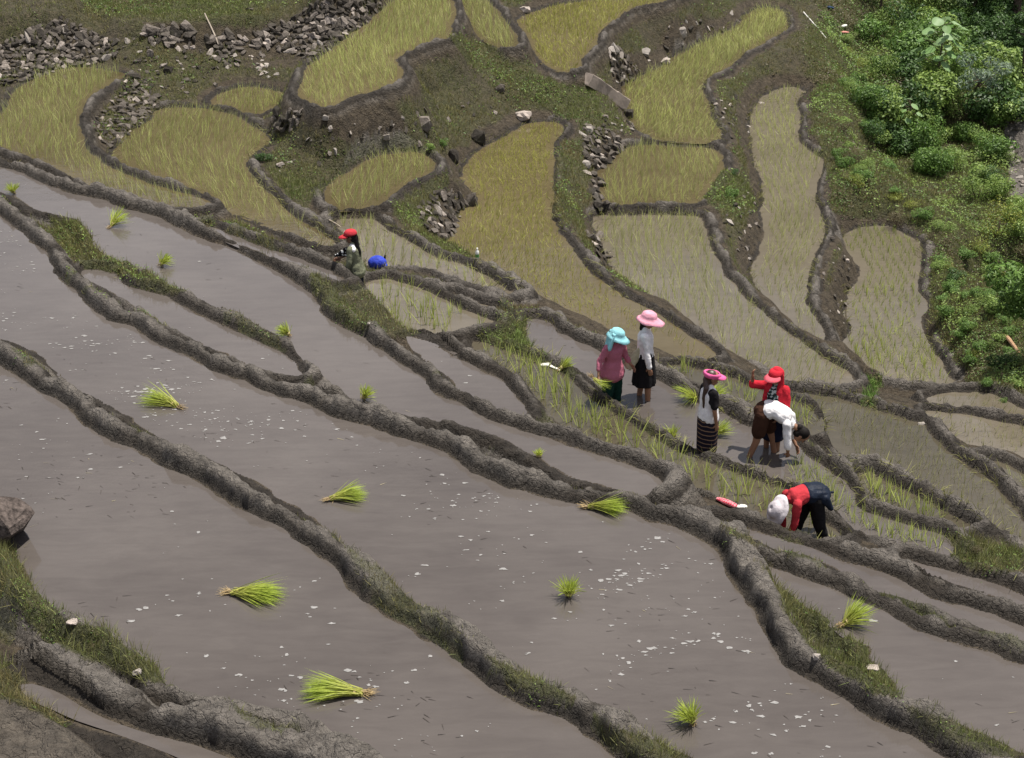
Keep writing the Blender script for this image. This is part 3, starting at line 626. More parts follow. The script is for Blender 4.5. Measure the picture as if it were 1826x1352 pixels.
# rubble strewn down the banks: stones nobody could tell apart
RUBBLE = [
 ('small stone strewn on the rubble bank left of the narrow right paddy', 'rubble on the bank above the narrow paddy', [(1268,165),(1310,165),(1350,200),(1335,250),(1300,262),(1275,220)], 12, 26, .75),
 ('small stone strewn on the bank right of the divided paddy', 'rubble right of the divided paddy', [(1290,385),(1335,330),(1362,370),(1360,440),(1330,470),(1300,440)], 12, 34, .6),
 ('small pale stone on the bare bank left of the rounded right paddy', 'rubble left of the rounded paddy', [(1480,420),(1508,450),(1535,480),(1515,530),(1518,590),(1495,590),(1470,540),(1468,480)], 10, 30, .7),
 ('small stone scattered over the grassy hillside in the upper middle', 'stones on the grassy hillside', [(560,230),(720,200),(830,180),(950,180),(930,205),(850,250),(700,262),(600,300),(500,330),(490,260)], 22, 46, .6),
 ('bright broken stone in the heap on the upper left bank', 'heap of bright stones', [(436,98),(470,92),(480,118),(500,140),(455,138),(446,120)], 8.5, 30, 1.0),
 ('small stone lying on the brown bank under the green ledge', 'stones on the upper left bank', [(215,62),(350,80),(420,130),(370,165),(300,175),(260,160),(222,110)], 12, 80, .25),
 ('pinkish stone on the gully path at the right edge', 'stones of the right hand path', [(1792,205),(1826,215),(1826,350),(1800,350),(1796,280)], 9, 46, .9),
 ('small stone below the broken upper wall on the dark bank', 'stones on the dark upper bank', [(1150,60),(1290,10),(1330,30),(1260,70),(1200,100),(1150,115)], 18, 16, .6),
 ('small stone on the wall end beside the concrete coloured slab', 'stones around the slab', [(1060,205),(1110,205),(1135,230),(1150,246),(1120,246),(1085,225)], 11, 16, .7),
]
for k, (lab, grp, poly, sp, mx, pale) in enumerate(RUBBLE):
    r = random.Random(300 + k); q = scatter_px(poly, sp, 70 + k, 1.3)
    idx = list(range(len(q))); r.shuffle(idx); q = q[idx[:mx]]
    p = hit(q[:, 0], q[:, 1]); n = gnormal(p[:, 0], p[:, 1], .15); dep = p[:, 1] * COSP - (p[:, 2] - CAMZ) * SINP
    for a, b, d in zip(p, n, dep):
        o = stone_at(a, b, r.uniform(5, 13) * d / FPX, None, r, r.random() < pale * .5, .06, 'loose_stone')
        tag(o, lab, 'stone', grp)

# long stone slab bridging the bank, with its support block
def box_obj(name, p0, p1, w, h, mat, seed, jitter=.008):
    d = Vector(p1) - Vector(p0); L = d.length; r = random.Random(seed); bm = bmesh.new()
    bmesh.ops.create_cube(bm, size=1.0)
    bmesh.ops.scale(bm, vec=(L, w, h), verts=bm.verts[:])
    bmesh.ops.subdivide_edges(bm, edges=[e for e in bm.edges if abs((e.verts[0].co - e.verts[1].co).x) > L * .5], cuts=5)
    bmesh.ops.bevel(bm, geom=bm.edges[:], offset=min(w, h) * .06, segments=1, affect='EDGES')
    for v in bm.verts: v.co += Vector([r.gauss(0, jitter) for _ in range(3)])
    me = bpy.data.meshes.new(name); bm.to_mesh(me); bm.free(); me.materials.append(mat)
    o = bpy.data.objects.new(name, me); o.location = (Vector(p0) + Vector(p1)) / 2
    o.rotation_euler = d.to_track_quat('X', 'Z').to_euler(); return link(o)
p0 = hit1(1046, 150); p0.z += .12; q1 = hit1(1113, 200); q1.z += .20; p0.z += .02
slab = box_obj('stone_slab', p0, q1, .30, .34, mat_plain('grey_pink_slab_stone', (.27, .225, .19), .9, .3, 3.0, .2, .5, 12), 5)
tag(slab, 'long pinkish grey stone slab sticking out over the bank', 'stone slab')
b0 = Vector(q1); bl = box_obj('support_block', b0 + Vector((-.02, -.28, -.22)), b0 + Vector((.22, -.32, -.22)), .26, .30, M_STONE, 6)
tag(bl, 'dark block of stone propping the end of the long slab', 'stone block')
# ------------------------------------------------------------------ blades, seedlings, grass
def blades(base, d0, L, w, droop, c0, c1, seg=2, side=None):
    """strips of grass: base (n,3), direction, length, width, droop, colour at foot and tip"""
    n = len(base)
    if side is None:
        a = rng.uniform(0, 2 * np.pi, n); side = np.stack([np.cos(a), np.sin(a), np.zeros(n)], 1)
    side = side - d0 * (side * d0).sum(1, keepdims=True); side /= np.maximum(np.linalg.norm(side, axis=1, keepdims=True), 1e-6)
    V, C = [], []
    for s in range(seg):
        t = s / seg; p = base + d0 * (L * t)[:, None]; p[:, 2] -= L * droop * t * t
        hw = (w * (1 - t ** 2 * .45) * .5)[:, None]
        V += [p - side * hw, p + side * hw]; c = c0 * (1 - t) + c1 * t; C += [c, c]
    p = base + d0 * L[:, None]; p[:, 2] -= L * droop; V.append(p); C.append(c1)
    K = 2 * seg + 1; V = np.stack(V, 1).reshape(-1, 3); C = np.stack(C, 1).reshape(-1, 3)
    o = (np.arange(n) * K)[:, None]; q = [o + np.array([[2 * s, 2 * s + 1, 2 * s + 3, 2 * s + 2]]) for s in range(seg - 1)]
    q = np.concatenate(q) if q else np.zeros((0, 4), int)
    t3 = o + np.array([[2 * seg - 2, 2 * seg - 1, 2 * seg]])
    return V, q, t3, C
def join(parts):
    V, Q, T, C = [], [], [], []; b = 0
    for v, q, t, c in parts:
        V.append(v); C.append(c); Q.append(q + b); T.append(t + b); b += len(v)
    return np.concatenate(V), np.concatenate(Q), np.concatenate(T), np.concatenate(C)
def updir(n, lean, az=None, az_s=None):
    """unit vectors leaning from the vertical by about lean (radians)"""
    th = np.abs(rng.normal(0, 1, n)) * lean; a = rng.uniform(0, 2 * np.pi, n) if az is None else rng.normal(az, az_s, n)
    return np.stack([np.sin(th) * np.cos(a), np.sin(th) * np.sin(a), np.cos(th)], 1)
M_RICE = mat_leaf('rice_leaf', .45, .5)
M_GRASS = mat_leaf('bank_grass_leaf', .25, .6)
M_ROOT = mat_plain('pale_rice_roots', (.30, .22, .11), .9, .5, 40)
M_TIE = mat_plain('dry_straw', (.42, .34, .16), .8, .3, 50)
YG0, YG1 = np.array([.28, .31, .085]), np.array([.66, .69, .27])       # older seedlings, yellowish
GG0, GG1 = np.array([.22, .27, .06]), np.array([.50, .55, .16])        # freshly set ones, greener
# spacing, blades per plant, height, lean, width, colours
PLANT = {'F1': (.165, 5, .36, .26, .0072, 0), 'F2': (.17, 5, .34, .28, .0072, 0), 'F3': (.15, 5, .34, .32, .0072, 0), 'F4': (.16, 5, .38, .28, .0076, 0),
 'E': (.15, 5, .32, .28, .0076, 0), 'G': (.16, 4, .34, .32, .0076, 0), 'H': (.13, 5, .19, .6, .010, 2), 'A': (.125, 5, .20, .60, .009, 2),
 'B1': (.175, 5, .36, .28, .0072, 0), 'B2': (.17, 5, .34, .28, .0072, 0), 'B3': (.155, 5, .38, .40, .0076, 0), 'C': (.20, 5, .32, .30, .0076, 0),
 'D': (.21, 5, .25, .22, .009, 1), 'R1': (.135, 4, .24, .28, .0075, 3), 'R2': (.17, 4, .22, .35, .009, 3), 'R3': (.16, 4, .22, .35, .009, 3), 'R4': (.17, 4, .24, .4, .0076, 0),
 'P5': (.185, 6, .36, .26, .0095, 1), 'P6': (.18, 6, .34, .32, .010, 1), 'P7': (.16, 6, .32, .32, .0095, 1), 'F5': (.18, 5, .33, .28, .010, 0), 'F6': (.24, 6, .36, .30, .011, 1),
 'PW': (.14, 5, .28, .32, .0085, 1)}
PAL = [(YG0, YG1), (GG0, GG1), (np.array([.25, .26, .055]), np.array([.49, .49, .13])), (np.array([.20, .21, .08]), np.array([.42, .42, .17]))]
clumps = []      # x, y, z, height, palette, n, lean, width, size on the photograph
for k, (spc, nb, h, lean, bw, pal) in PLANT.items():
    P = POLY[k]; z = PADDY[k][0]
    xs = np.arange(P[:, 0].min(), P[:, 0].max(), spc); ys = np.arange(P[:, 1].min(), P[:, 1].max(), spc * (1.1 if k != 'D' else .8))
    X, Y = [a.ravel() for a in np.meshgrid(xs, ys)]
    jit = .10 if k in ('D', 'R1', 'R3') else .16 if k in ('B1', 'B2', 'C', 'F5', 'P5', 'PW') else .30
    X = X + rng.normal(0, jit * spc * .6, X.shape); Y = Y + rng.normal(0, jit * spc * .6, Y.shape)
    keep = sdist(X, Y, P) < -.07; X, Y = X[keep], Y[keep]
    u, v, d = project(np.stack([X, Y, np.full(X.shape, z)], 1))
    ok = (u > -60) & (u < 1890) & (v > -40) & (v < 1400)
    if k == 'PW': ok &= (u > 1415) & (v > 790) & (u > 1300 + (v - 790) * .3)
    if k == 'A': ok &= ~((u > 1085) & (rng.random(u.shape) < .6)); ok &= ~((v > 600) & (rng.random(u.shape) < .6))
    if k in ('F6', 'R1'): ok &= rng.random(u.shape) < .85
    X, Y, u, v, d = X[ok], Y[ok], u[ok], v[ok], d[ok]
    vig = .75 + .5 * (fbm(X, Y, .6, 2, 81) * .5 + .5) + rng.normal(0, .12, X.shape)
    ok = vig > .72 if k not in ('D',) else vig > .4
    clumps.append(np.column_stack([X, Y, np.full(len(X), z), h * vig, np.full(len(X), pal), np.full(len(X), nb), np.full(len(X), lean), np.full(len(X), bw), h * vig / d, np.full(len(X), list(PLANT).index(k))])[ok])
clumps = np.concatenate(clumps)
# the nearest plants one by one
POND = {'P5': 'the strip of water just below the planters', 'PW': 'the pond where the planters stand', 'P6': 'the thin strip behind the planters', 'P7': 'the short strip right of the planters', 'F6': 'the little pond right of the red capped woman', 'D': 'the rounded right paddy'}
KIND = [rng.integers(0, 1)]
SEEDL = []
for s in range(8):
    n = 8; dd = updir(n, .30); c = rng.uniform(.9, 1.35, (n, 1))
    part = blades(np.column_stack([rng.normal(0, .012, (n, 2)), np.full(n, -.12)]), dd, rng.uniform(.36, .52, n), np.full(n, .012), rng.uniform(.02, .22, n), GG0 * c, GG1 * c, 3)
    V, Q, T, C = join([part]); me = np_mesh('rice_seedling', V, [Q, T], False, C); me.materials.append(M_RICE); SEEDL.append(me)
near = np.argsort(-clumps[:, 8]); pick = [i for i in near if clumps[i, 4] == 1 and clumps[i, 1] < 34][:300]
for i in pick:
    x, y, z, h = clumps[i, :4]; o = bpy.data.objects.new('rice_seedling', SEEDL[int(rng.integers(0, 8))])
    o.location = (x, y, z); s = h / .34 * rng.uniform(.85, 1.15); o.scale = (s, s, s); o.rotation_euler = (0, 0, rng.uniform(0, 6.28))
    link(o); w_ = POND.get(list(PLANT)[int(clumps[i, 9])], 'the shallow ponds'); tag(o, 'newly planted green rice seedling in ' + w_, 'rice seedling', 'newly planted rice seedlings in ' + w_)
rest = np.delete(clumps, pick, 0); parts = []
for key in np.unique(rest[:, 4]):
    m = rest[rest[:, 4] == key]; rep = m[:, 5].astype(int); q = np.repeat(m, rep, 0); n = len(q)
    hue = np.repeat(rng.uniform(.78, 1.22, len(m)), rep)[:, None] * rng.uniform(.85, 1.15, (n, 1))
    hue = hue * np.array([1, 1, 1]) ; tone = rng.uniform(-.05, .05, (n, 1)); 
    c0, c1 = PAL[int(key)]; az = np.pi * fbm(q[:, 0], q[:, 1], .25, 2, 82)
    th = np.abs(rng.normal(0, 1, n)) * q[:, 6] + .08; a = az * 1.4 + rng.normal(0, 1.0, n)
    dd = np.stack([np.sin(th) * np.cos(a), np.sin(th) * np.sin(a), np.cos(th)], 1)
    base = np.column_stack([q[:, 0] + rng.normal(0, .016, n), q[:, 1] + rng.normal(0, .016, n), q[:, 2] - .06])
    dep_w = np.clip((q[:, 1] * COSP - (q[:, 2] - CAMZ) * SINP) / 34.0, .8, 1.6)
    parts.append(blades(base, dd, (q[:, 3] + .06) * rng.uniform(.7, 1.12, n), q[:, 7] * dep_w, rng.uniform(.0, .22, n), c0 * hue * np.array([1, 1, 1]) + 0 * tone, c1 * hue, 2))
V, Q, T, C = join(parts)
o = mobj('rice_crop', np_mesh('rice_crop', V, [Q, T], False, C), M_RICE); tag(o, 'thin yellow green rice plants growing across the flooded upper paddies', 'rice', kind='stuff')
print('rice blades', len(T))

# grass on banks and bund edges
prob = GREEN * (dry_d > .0) * (GU > -60) * (GU < 1890) * (GV > -40) * (GV < 1400)
cand = np.argwhere(rng.random(prob.shape) < prob * .75)
i, j = cand[:, 0], cand[:, 1]; n0 = len(i)
rep = np.where(GDEP[i, j] > 28, 4, 2); i = np.repeat(i, rep); j = np.repeat(j, rep); n = len(i)
x = GX[i, j] + rng.normal(0, .03, n); y = GY[i, j] + rng.normal(0, .03, n); z = gz(x, y) - .02
tall = np.maximum(TALL[i, j], np.where(GDEP[i, j] > 28, .85, .45)); near_f = np.clip(GDEP[i, j] / 30, .45, 1.5)
L = tall * rng.uniform(.06, .20, n) * (.7 + .6 * (fbm(x, y, 1.7, 2, 83) * .5 + .5)); wd = .0075 * near_f * rng.uniform(.8, 1.6, n)
gmix = np.clip(.5 + .6 * fbm(x, y, 1.1, 3, 84) + rng.normal(0, .15, n), 0, 1)[:, None]
gr = GREEN[i, j][:, None]
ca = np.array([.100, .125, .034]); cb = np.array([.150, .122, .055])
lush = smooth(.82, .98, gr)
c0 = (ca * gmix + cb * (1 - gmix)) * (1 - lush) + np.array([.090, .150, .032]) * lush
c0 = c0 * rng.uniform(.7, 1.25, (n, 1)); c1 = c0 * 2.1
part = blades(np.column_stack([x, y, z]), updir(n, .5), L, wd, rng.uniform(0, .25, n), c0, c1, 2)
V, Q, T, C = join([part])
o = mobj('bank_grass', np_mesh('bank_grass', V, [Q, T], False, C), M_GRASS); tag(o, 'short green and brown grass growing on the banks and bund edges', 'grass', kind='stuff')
print('grass blades', len(T))

# tufts of longer grass hanging over the bund sides of planted paddies
tu = []
for k in ('R1', 'PW', 'P7', 'B1', 'C', 'D', 'P5', 'B3', 'F2', 'R3', 'F5', 'P6', 'A'):
    P = POLY[k]; q = NAMES.index(k); seglen = np.linalg.norm(np.roll(P, -1, 0) - P, axis=1)
    ar_ = np.sum(P[:, 0] * np.roll(P, -1, 0)[:, 1] - np.roll(P, -1, 0)[:, 0] * P[:, 1])
    for a, b, l in zip(P, np.roll(P, -1, 0), seglen):
        for _ in range(int(l * (11 if k != 'A' else 6)) + 1):
            t_ = rng.random(); off = rng.uniform(.02, .24); nrm = np.array([b[1] - a[1], a[0] - b[0]]) / max(l, 1e-6)
            c = a + (b - a) * t_
            s = 1 if ar_ > 0 else -1
            tu.append((c[0] + nrm[0] * off * s, c[1] + nrm[1] * off * s, -nrm[0] * s, -nrm[1] * s))
tu = np.array(tu); u, v, _ = project(np.column_stack([tu[:, 0], tu[:, 1], gz(tu[:, 0], tu[:, 1])]))
dens = fbm(tu[:, 0], tu[:, 1], .9, 2, 85) > -.12
tu = tu[(u > -40) & (u < 1870) & (v > -30) & (v < 1100) & dens]
q = np.repeat(tu, 3, 0); n = len(q); th = rng.uniform(.2, 1.0, n)
dd = np.stack([q[:, 2] * np.sin(th) + rng.normal(0, .25, n), q[:, 3] * np.sin(th) + rng.normal(0, .25, n), np.cos(th)], 1); dd /= np.linalg.norm(dd, axis=1, keepdims=True)
hue = rng.uniform(.7, 1.2, (n, 1))
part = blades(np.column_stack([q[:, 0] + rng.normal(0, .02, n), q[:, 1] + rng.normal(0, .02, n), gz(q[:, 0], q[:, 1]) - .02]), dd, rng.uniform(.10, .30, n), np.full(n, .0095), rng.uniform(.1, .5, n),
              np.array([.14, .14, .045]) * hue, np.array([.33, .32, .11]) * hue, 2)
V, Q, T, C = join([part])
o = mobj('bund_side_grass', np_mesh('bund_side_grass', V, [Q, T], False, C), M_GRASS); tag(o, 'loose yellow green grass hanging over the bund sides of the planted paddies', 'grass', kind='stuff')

# ------------------------------------------------------------------ bundles of seedlings waiting to be planted
def bundle(root, tip, label, up=.0, spread=.30, n=170, seed=0, wide=.007, tint=1.0, roots=True, L=None):
    """root and tip are points in the place; the leaves fan from root to tip"""
    global rng
    keep = rng; rng = np.random.default_rng(500 + seed)
    root = np.array(root, float); tip = np.array(tip, float); ax = tip - root; Ln = np.linalg.norm(ax); ax /= Ln
    e = empty('rice_seedling_bundle', tuple(root)); tag(e, label, 'seedling bundle', 'bundles of rice seedlings set out in the ponds')
    side = np.cross(ax, [0, 0, 1.0]) if abs(ax[2]) < .93 else np.array([1.0, 0, 0]) - ax * ax[0]; side /= max(np.linalg.norm(side), 1e-6); upv = np.cross(side, ax)
    a = rng.normal(0, spread, n); b = np.abs(rng.normal(0, spread * .8, n)) if up < .5 else rng.normal(0, spread, n)
    a = np.clip(a, -2.2 * spread, 2.2 * spread); dd = ax + side * a[:, None] + upv * b[:, None]; dd /= np.linalg.norm(dd, axis=1, keepdims=True)
    base = side * rng.normal(0, .018, n)[:, None] + upv * np.abs(rng.normal(0, .02, n))[:, None] + ax * rng.uniform(0, .05, n)[:, None]
    base[:, 2] = np.maximum(base[:, 2], .004)
    ll = Ln * rng.uniform(.70, 1.04, n); drp = rng.uniform(.05, .34, n)
    endz = base[:, 2] + dd[:, 2] * ll - drp * ll; drp = np.where(endz < .01, np.maximum((base[:, 2] + dd[:, 2] * ll - .01) / ll, -.3), drp)
    hue = rng.uniform(.72, 1.25, (n, 1)) * tint
    c0 = np.array([.46, .46, .12]) * hue; c1 = np.array([.33, .44, .05]) * hue
    V, Q, T, C = join([blades(base, dd, ll, np.full(n, wide), drp, c0, c1, 4)])
    mobj('leaves', np_mesh('leaves', V, [Q, T], False, C), M_RICE, e)
    if roots:
        m = 46; rd = -ax + rng.normal(0, .35, (m, 3)); rd /= np.linalg.norm(rd, axis=1, keepdims=True)
        rb = rng.normal(0, .018, (m, 3)); rb[:, 2] = np.abs(rb[:, 2]) + .006
        rl = rng.uniform(.05, .15, m) * (Ln / .5); dz = np.where(rb[:, 2] + rd[:, 2] * rl < .004, (rb[:, 2] + rd[:, 2] * rl - .004) / rl, 0)
        V, Q, T, C = join([blades(rb, rd, rl, np.full(m, .007), dz, np.tile([.3, .22, .1], (m, 1)), np.tile([.08, .055, .03], (m, 1)), 2)])
        mobj('roots', np_mesh('roots', V, [Q, T], False, C), M_ROOT, e)
        k = 24; an = np.linspace(0, 2 * np.pi, k, endpoint=False); rv = []
        for s_ in (-.012, .012):
            rv.append(ax * (Ln * .14 + s_) + np.cos(an)[:, None] * side * .038 + np.sin(an)[:, None] * upv * .030 + upv * .022)
        rv = np.concatenate(rv); f = np.array([[q_, (q_ + 1) % k, k + (q_ + 1) % k, k + q_] for q_ in range(k)])
        mobj('straw_tie', np_mesh('straw_tie', rv, f), M_TIE, e)
    rng = keep; return e
def lay(k, ru, rv, tu_, tv, lift, label, **kw):
    z = PADDY[k][0]; a = on_level(np.array([float(ru)]), np.array([float(rv)]), z)[0]; b = on_level(np.array([float(tu_)]), np.array([float(tv)]), z)[0]
    d = b - a; b = a + d; b[2] += lift * np.linalg.norm(d); a[2] += .01
    return bundle(a, b, label, **kw)
def stand(k, ru, rv, hpx, label, lean=(0, 0), **kw):
    z = PADDY[k][0]; a = on_level(np.array([float(ru)]), np.array([float(rv)]), z)[0]; d = a[1] * COSP - (a[2] - CAMZ) * SINP
    m = d / FPX; b = a + np.array([lean[0] * m, lean[1] * m, hpx * m * 1.05]); a[2] += .01
    kw.setdefault('spread', .55); return bundle(a, b, label, up=1.0, **kw)
stand('P3', 25, 346, 25, 'bundle of rice seedlings at the left end of the long strip pond', (-2, 0), n=110, seed=1, wide=.011)
lay('P3', 198, 406, 233, 396, .55, 'rice bundle second from the left in the long strip pond', n=120, seed=2, wide=.010, spread=.5)
stand('P3', 288, 475, 24, 'rice bundle third from the left in the long strip pond', (18, 0), n=110, seed=3, wide=.010, spread=.42)
stand('P3', 514, 600, 24, 'rice bundle in the strip pond below the brown grass mound', (-18, 0), n=110, seed=4, wide=.009, spread=.45)
stand('P3', 650, 713, 28, 'rice bundle in the strip pond near the dividing front bund', (14, 0), n=120, seed=5, wide=.009, spread=.42)
lay('P2', 318, 727, 252, 713, .16, 'rice bundle with bare roots pointing right in the wide pond, far left', n=237, seed=6, spread=.24, wide=.0065)
lay('P2', 588, 893, 657, 886, .16, 'rice bundle with roots pointing left in the middle of the wide pond', n=251, seed=7, spread=.26, wide=.0065)
lay('P2', 1048, 907, 1120, 915, .16, 'rice bundle lying against the far bund of the wide pond', n=266, seed=8, spread=.24, wide=.0065)
lay('P1', 412, 1060, 510, 1072, .14, 'rice bundle with straw coloured roots in the nearest pond', n=294, seed=9, spread=.24, wide=.0065)
stand('P2', 1014, 1064, 45, 'rice bundle standing upright like a fan in the wide pond', (0, 0), n=190, seed=10, spread=.5)
lay('P1', 648, 1240, 536, 1238, .13, 'rice bundle with muddy roots at the right, lowest in the nearest pond', n=308, seed=11, spread=.20, wide=.0065)
stand('P2', 1234, 1292, 50, 'rice bundle leaning left, lowest in the wide pond', (-22, 0), n=190, seed=12, spread=.5)
lay('PR1', 1503, 1117, 1560, 1108, .55, 'rice bundle in the right pond beside the grass slope', n=170, seed=13, spread=.45)
stand('P3', 961, 814, 15, 'small yellow rice bundle in the narrow end of the strip pond', (0, 0), n=80, seed=14, tint=1.3)
stand('PW', 1519, 970, 14, 'small yellow rice bundle on the bund right of the bending planter', (0, 0), n=60, seed=15, tint=1.35)
lay('PW', 1243, 712, 1202, 722, .45, 'rice bundle at the bund foot left of the woman in the pink visor', n=120, seed=16, wide=.008, spread=.45)
lay('PW', 1262, 718, 1300, 708, .5, 'rice bundle partly hidden behind the head of the woman in the pink visor', n=120, seed=17, wide=.008, spread=.4)
stand('PW', 1200, 782, 30, 'loose rice clump at the lower bund between the planters', (-6, 0), n=110, seed=18, wide=.008)
lay('PW', 1270, 780, 1306, 772, .45, 'rice bundle beside the striped skirt in the planters pond', n=130, seed=19, wide=.008, spread=.32)
bb = hit1(1000, 660); bundle(bb, bb + Vector((.25, .05, .2)), 'yellow green rice bundle lying on the bund by the white plastic bag', n=90, seed=20, spread=.45)

# ------------------------------------------------------------------ foam flecks and floating straw
def foam_patches():
    V, F = [], []; b = 0
    dens = {'P1': 80, 'P2': 115, 'P3': 3, 'PR1': 8, 'PR2': 8, 'P4': 16, 'P2b': 22}
    for k, dn in dens.items():
        P = POLY[k]; z = PADDY[k][0] + .004
        lo, hi = P.min(0), P.max(0); hi[1] = min(hi[1], 40); n = int((hi - lo).prod() * dn)
        x = rng.uniform(lo[0], hi[0], n); y = rng.uniform(lo[1], hi[1], n)
        xr = x * .88 + y * .47; yr = -x * .47 + y * .88; c = .7 * fbm(x, y, .45, 2, 91) + 1.0 * fbm(xr * .5, yr * 1.3, 2.4, 2, 92)
        ok = (c + rng.normal(0, .34, n) > .42); x, y = x[ok], y[ok]
        ok = sdist(x, y, P) < -.12; x, y = x[ok], y[ok]
        u, v, _ = project(np.column_stack([x, y, np.full(x.shape, z)])); ok = (u > -40) & (u < 1870) & (v < 1400); x, y = x[ok], y[ok]
        for cx, cy in zip(x, y):
            m = 8 if rng.random() < .6 else 10; an = np.linspace(0, 2 * np.pi, m, endpoint=False) + rng.uniform(0, 1)
            r = (.005 + .019 * rng.random() ** 2.6) * rng.uniform(.35, 1.35, m); el = rng.uniform(1.0, 2.4)
            pts = np.column_stack([cx + r * np.cos(an) * el, cy + r * np.sin(an) * 1.2, np.full(m, z)])
            V.append(pts); V.append([[cx, cy, z + .005]])
            F.append(np.array([[b + q, b + (q + 1) % m, b + m] for q in range(m)])); b += m + 1
    return np.concatenate(V), np.concatenate(F)
V, F = foam_patches()
M_FOAM = mat_plain('dull_white_foam', (.23, .222, .214), .6, .22, 30)
o = mobj('foam', np_mesh('foam', V, F, True), M_FOAM); tag(o, 'flecks of dull white foam floating on the muddy ponds', 'foam', kind='stuff')
xs, ys, zs = [], [], []
for k, cnt in (('P1', 300), ('P2', 420), ('P3', 90), ('PR1', 30), ('PW', 60)):
    P = POLY[k]; lo, hi = P.min(0), P.max(0); hi[1] = min(hi[1], 38)
    x = rng.uniform(lo[0], hi[0], cnt * 6); y = rng.uniform(lo[1], hi[1], cnt * 6)
    ok = (sdist(x, y, P) < -.1) & (fbm(x, y, .7, 2, 95) > -.05); x, y = x[ok][:cnt], y[ok][:cnt]
    xs.append(x); ys.append(y); zs.append(np.full(len(x), PADDY[k][0] + .005))
x, y, z = map(np.concatenate, (xs, ys, zs)); n = len(x); a = rng.normal(-.35, .55, n); dd = np.stack([np.cos(a), np.sin(a), np.zeros(n)], 1)
dk = rng.uniform(.5, 1.2, (n, 1)); pale = (rng.random(n) < .08)[:, None]
cc = np.where(pale, np.array([.40, .35, .22]), np.array([.060, .050, .043])) * dk
V, Q, T, C = join([blades(np.column_stack([x, y, z]), dd, rng.uniform(.03, .13, n), rng.uniform(.003, .009, n), np.zeros(n), cc, cc, 2, np.stack([-np.sin(a), np.cos(a), np.zeros(n)], 1))])
o = mobj('floating_straw', np_mesh('floating_straw', V, [Q, T], False, C), M_GRASS); tag(o, 'dark bits of straw and roots drifting on the muddy ponds', 'straw', kind='stuff')
# ------------------------------------------------------------------ people
def cone_cap(bm, p0, p1, r0, r1, ex=None, seg=14):
    """closed tapered capsule; ex=(axis, factor) squashes the section along an axis"""
    p0, p1 = Vector(p0), Vector(p1); d = p1 - p0; L = d.length
    if L < 1e-6: d = Vector((0, 0, 1)); L = 1e-6
    z = d.normalized(); x = z.orthogonal().normalized(); y = z.cross(x)
    rings = []
    for a in (-80, -50, -20, 0): rings.append((p0 + z * (r0 * math.sin(R(a))), r0 * math.cos(R(a))))
    rings.append(((p0 + p1) / 2, (r0 + r1) / 2))
    for a in (0, 20, 50, 80): rings.append((p1 + z * (r1 * math.sin(R(a))), r1 * math.cos(R(a))))
    prev = None; first = None
    for c, r in rings:
        vs = []
        for k in range(seg):
            t_ = 2 * math.pi * k / seg; o = (x * math.cos(t_) + y * math.sin(t_)) * r
            if ex is not None:
                ax = Vector(ex[0]).normalized(); o = o + ax * (o.dot(ax) * (ex[1] - 1))
            vs.append(bm.verts.new(c + o))
        if prev:
            for k in range(seg): bm.faces.new((prev[k], prev[(k + 1) % seg], vs[(k + 1) % seg], vs[k]))
        else: first = vs
        prev = vs
    bm.faces.new(list(reversed(first))); bm.faces.new(prev)
def ellip(bm, c, r, rot=None):
    ret = bmesh.ops.create_uvsphere(bm, u_segments=16, v_segments=10, radius=1.0)
    M = Matrix.Translation(Vector(c)) @ (rot.to_matrix().to_4x4() if rot is not None else Matrix()) @ Matrix.Diagonal((*r, 1))
    bmesh.ops.transform(bm, matrix=M, verts=ret['verts'])
FOLD = bpy.data.textures.new('cloth_fold', 'CLOUDS'); FOLD.noise_scale = .12; FOLD.noise_depth = 2
def finish(name, bm, mat, parent, voxel=.010, sm=4, disp=0.0):
    me = bpy.data.meshes.new(name); bmesh.ops.recalc_face_normals(bm, faces=bm.faces[:]); bm.to_mesh(me); bm.free(); me.materials.append(mat)
    o = bpy.data.objects.new(name, me); link(o, parent)
    m = o.modifiers.new('fuse', 'REMESH'); m.mode = 'VOXEL'; m.voxel_size = voxel; m.use_smooth_shade = True
    m = o.modifiers.new('relax', 'SMOOTH'); m.iterations = sm; m.factor = .5
    if disp:
        m = o.modifiers.new('folds', 'DISPLACE'); m.texture = FOLD; m.strength = disp; m.mid_level = .5; m.texture_coords = 'LOCAL'
    return o
def loft(name, rings, mat, parent, seg=40, folds=0, amp=0.0, cap=True, thick=.006):
    """rings: (centre, radius along x, radius along y, yaw); folded cloth tube"""
    V = []; F = []; n = len(rings)
    for q, (c, rx, ry, yaw) in enumerate(rings):
        t_ = q / max(n - 1, 1)
        for k in range(seg):
            a = 2 * math.pi * k / seg; m = 1 + amp * t_ * math.sin(folds * a + 1.3 * math.sin(2 * a))
            x, y = rx * m * math.cos(a), ry * m * math.sin(a)
            V.append((c[0] + x * math.cos(yaw) - y * math.sin(yaw), c[1] + x * math.sin(yaw) + y * math.cos(yaw), c[2] + .004 * math.sin(folds * a) * t_))
    for q in range(n - 1):
        for k in range(seg): F.append((q * seg + k, q * seg + (k + 1) % seg, (q + 1) * seg + (k + 1) % seg, (q + 1) * seg + k))
    me = np_mesh(name, np.array(V), [np.array(F)], True); o = mobj(name, me, mat, parent)
    m = o.modifiers.new('thickness', 'SOLIDIFY'); m.thickness = thick; m.offset = 0
    s = o.modifiers.new('soft', 'SUBSURF'); s.levels = 1; s.render_levels = 1
    return o
def cloth(name, c, rough=.9, var=.28): return mat_plain(name, c, rough, var, 7.0, .1, .7, 16.0)
M_SKIN = mat_plain('tanned_skin', (.26, .135, .080), .55, .14, 12, .35)
M_SKIN_D = mat_plain('dark_tanned_skin', (.155, .080, .050), .55, .15, 12, .35)
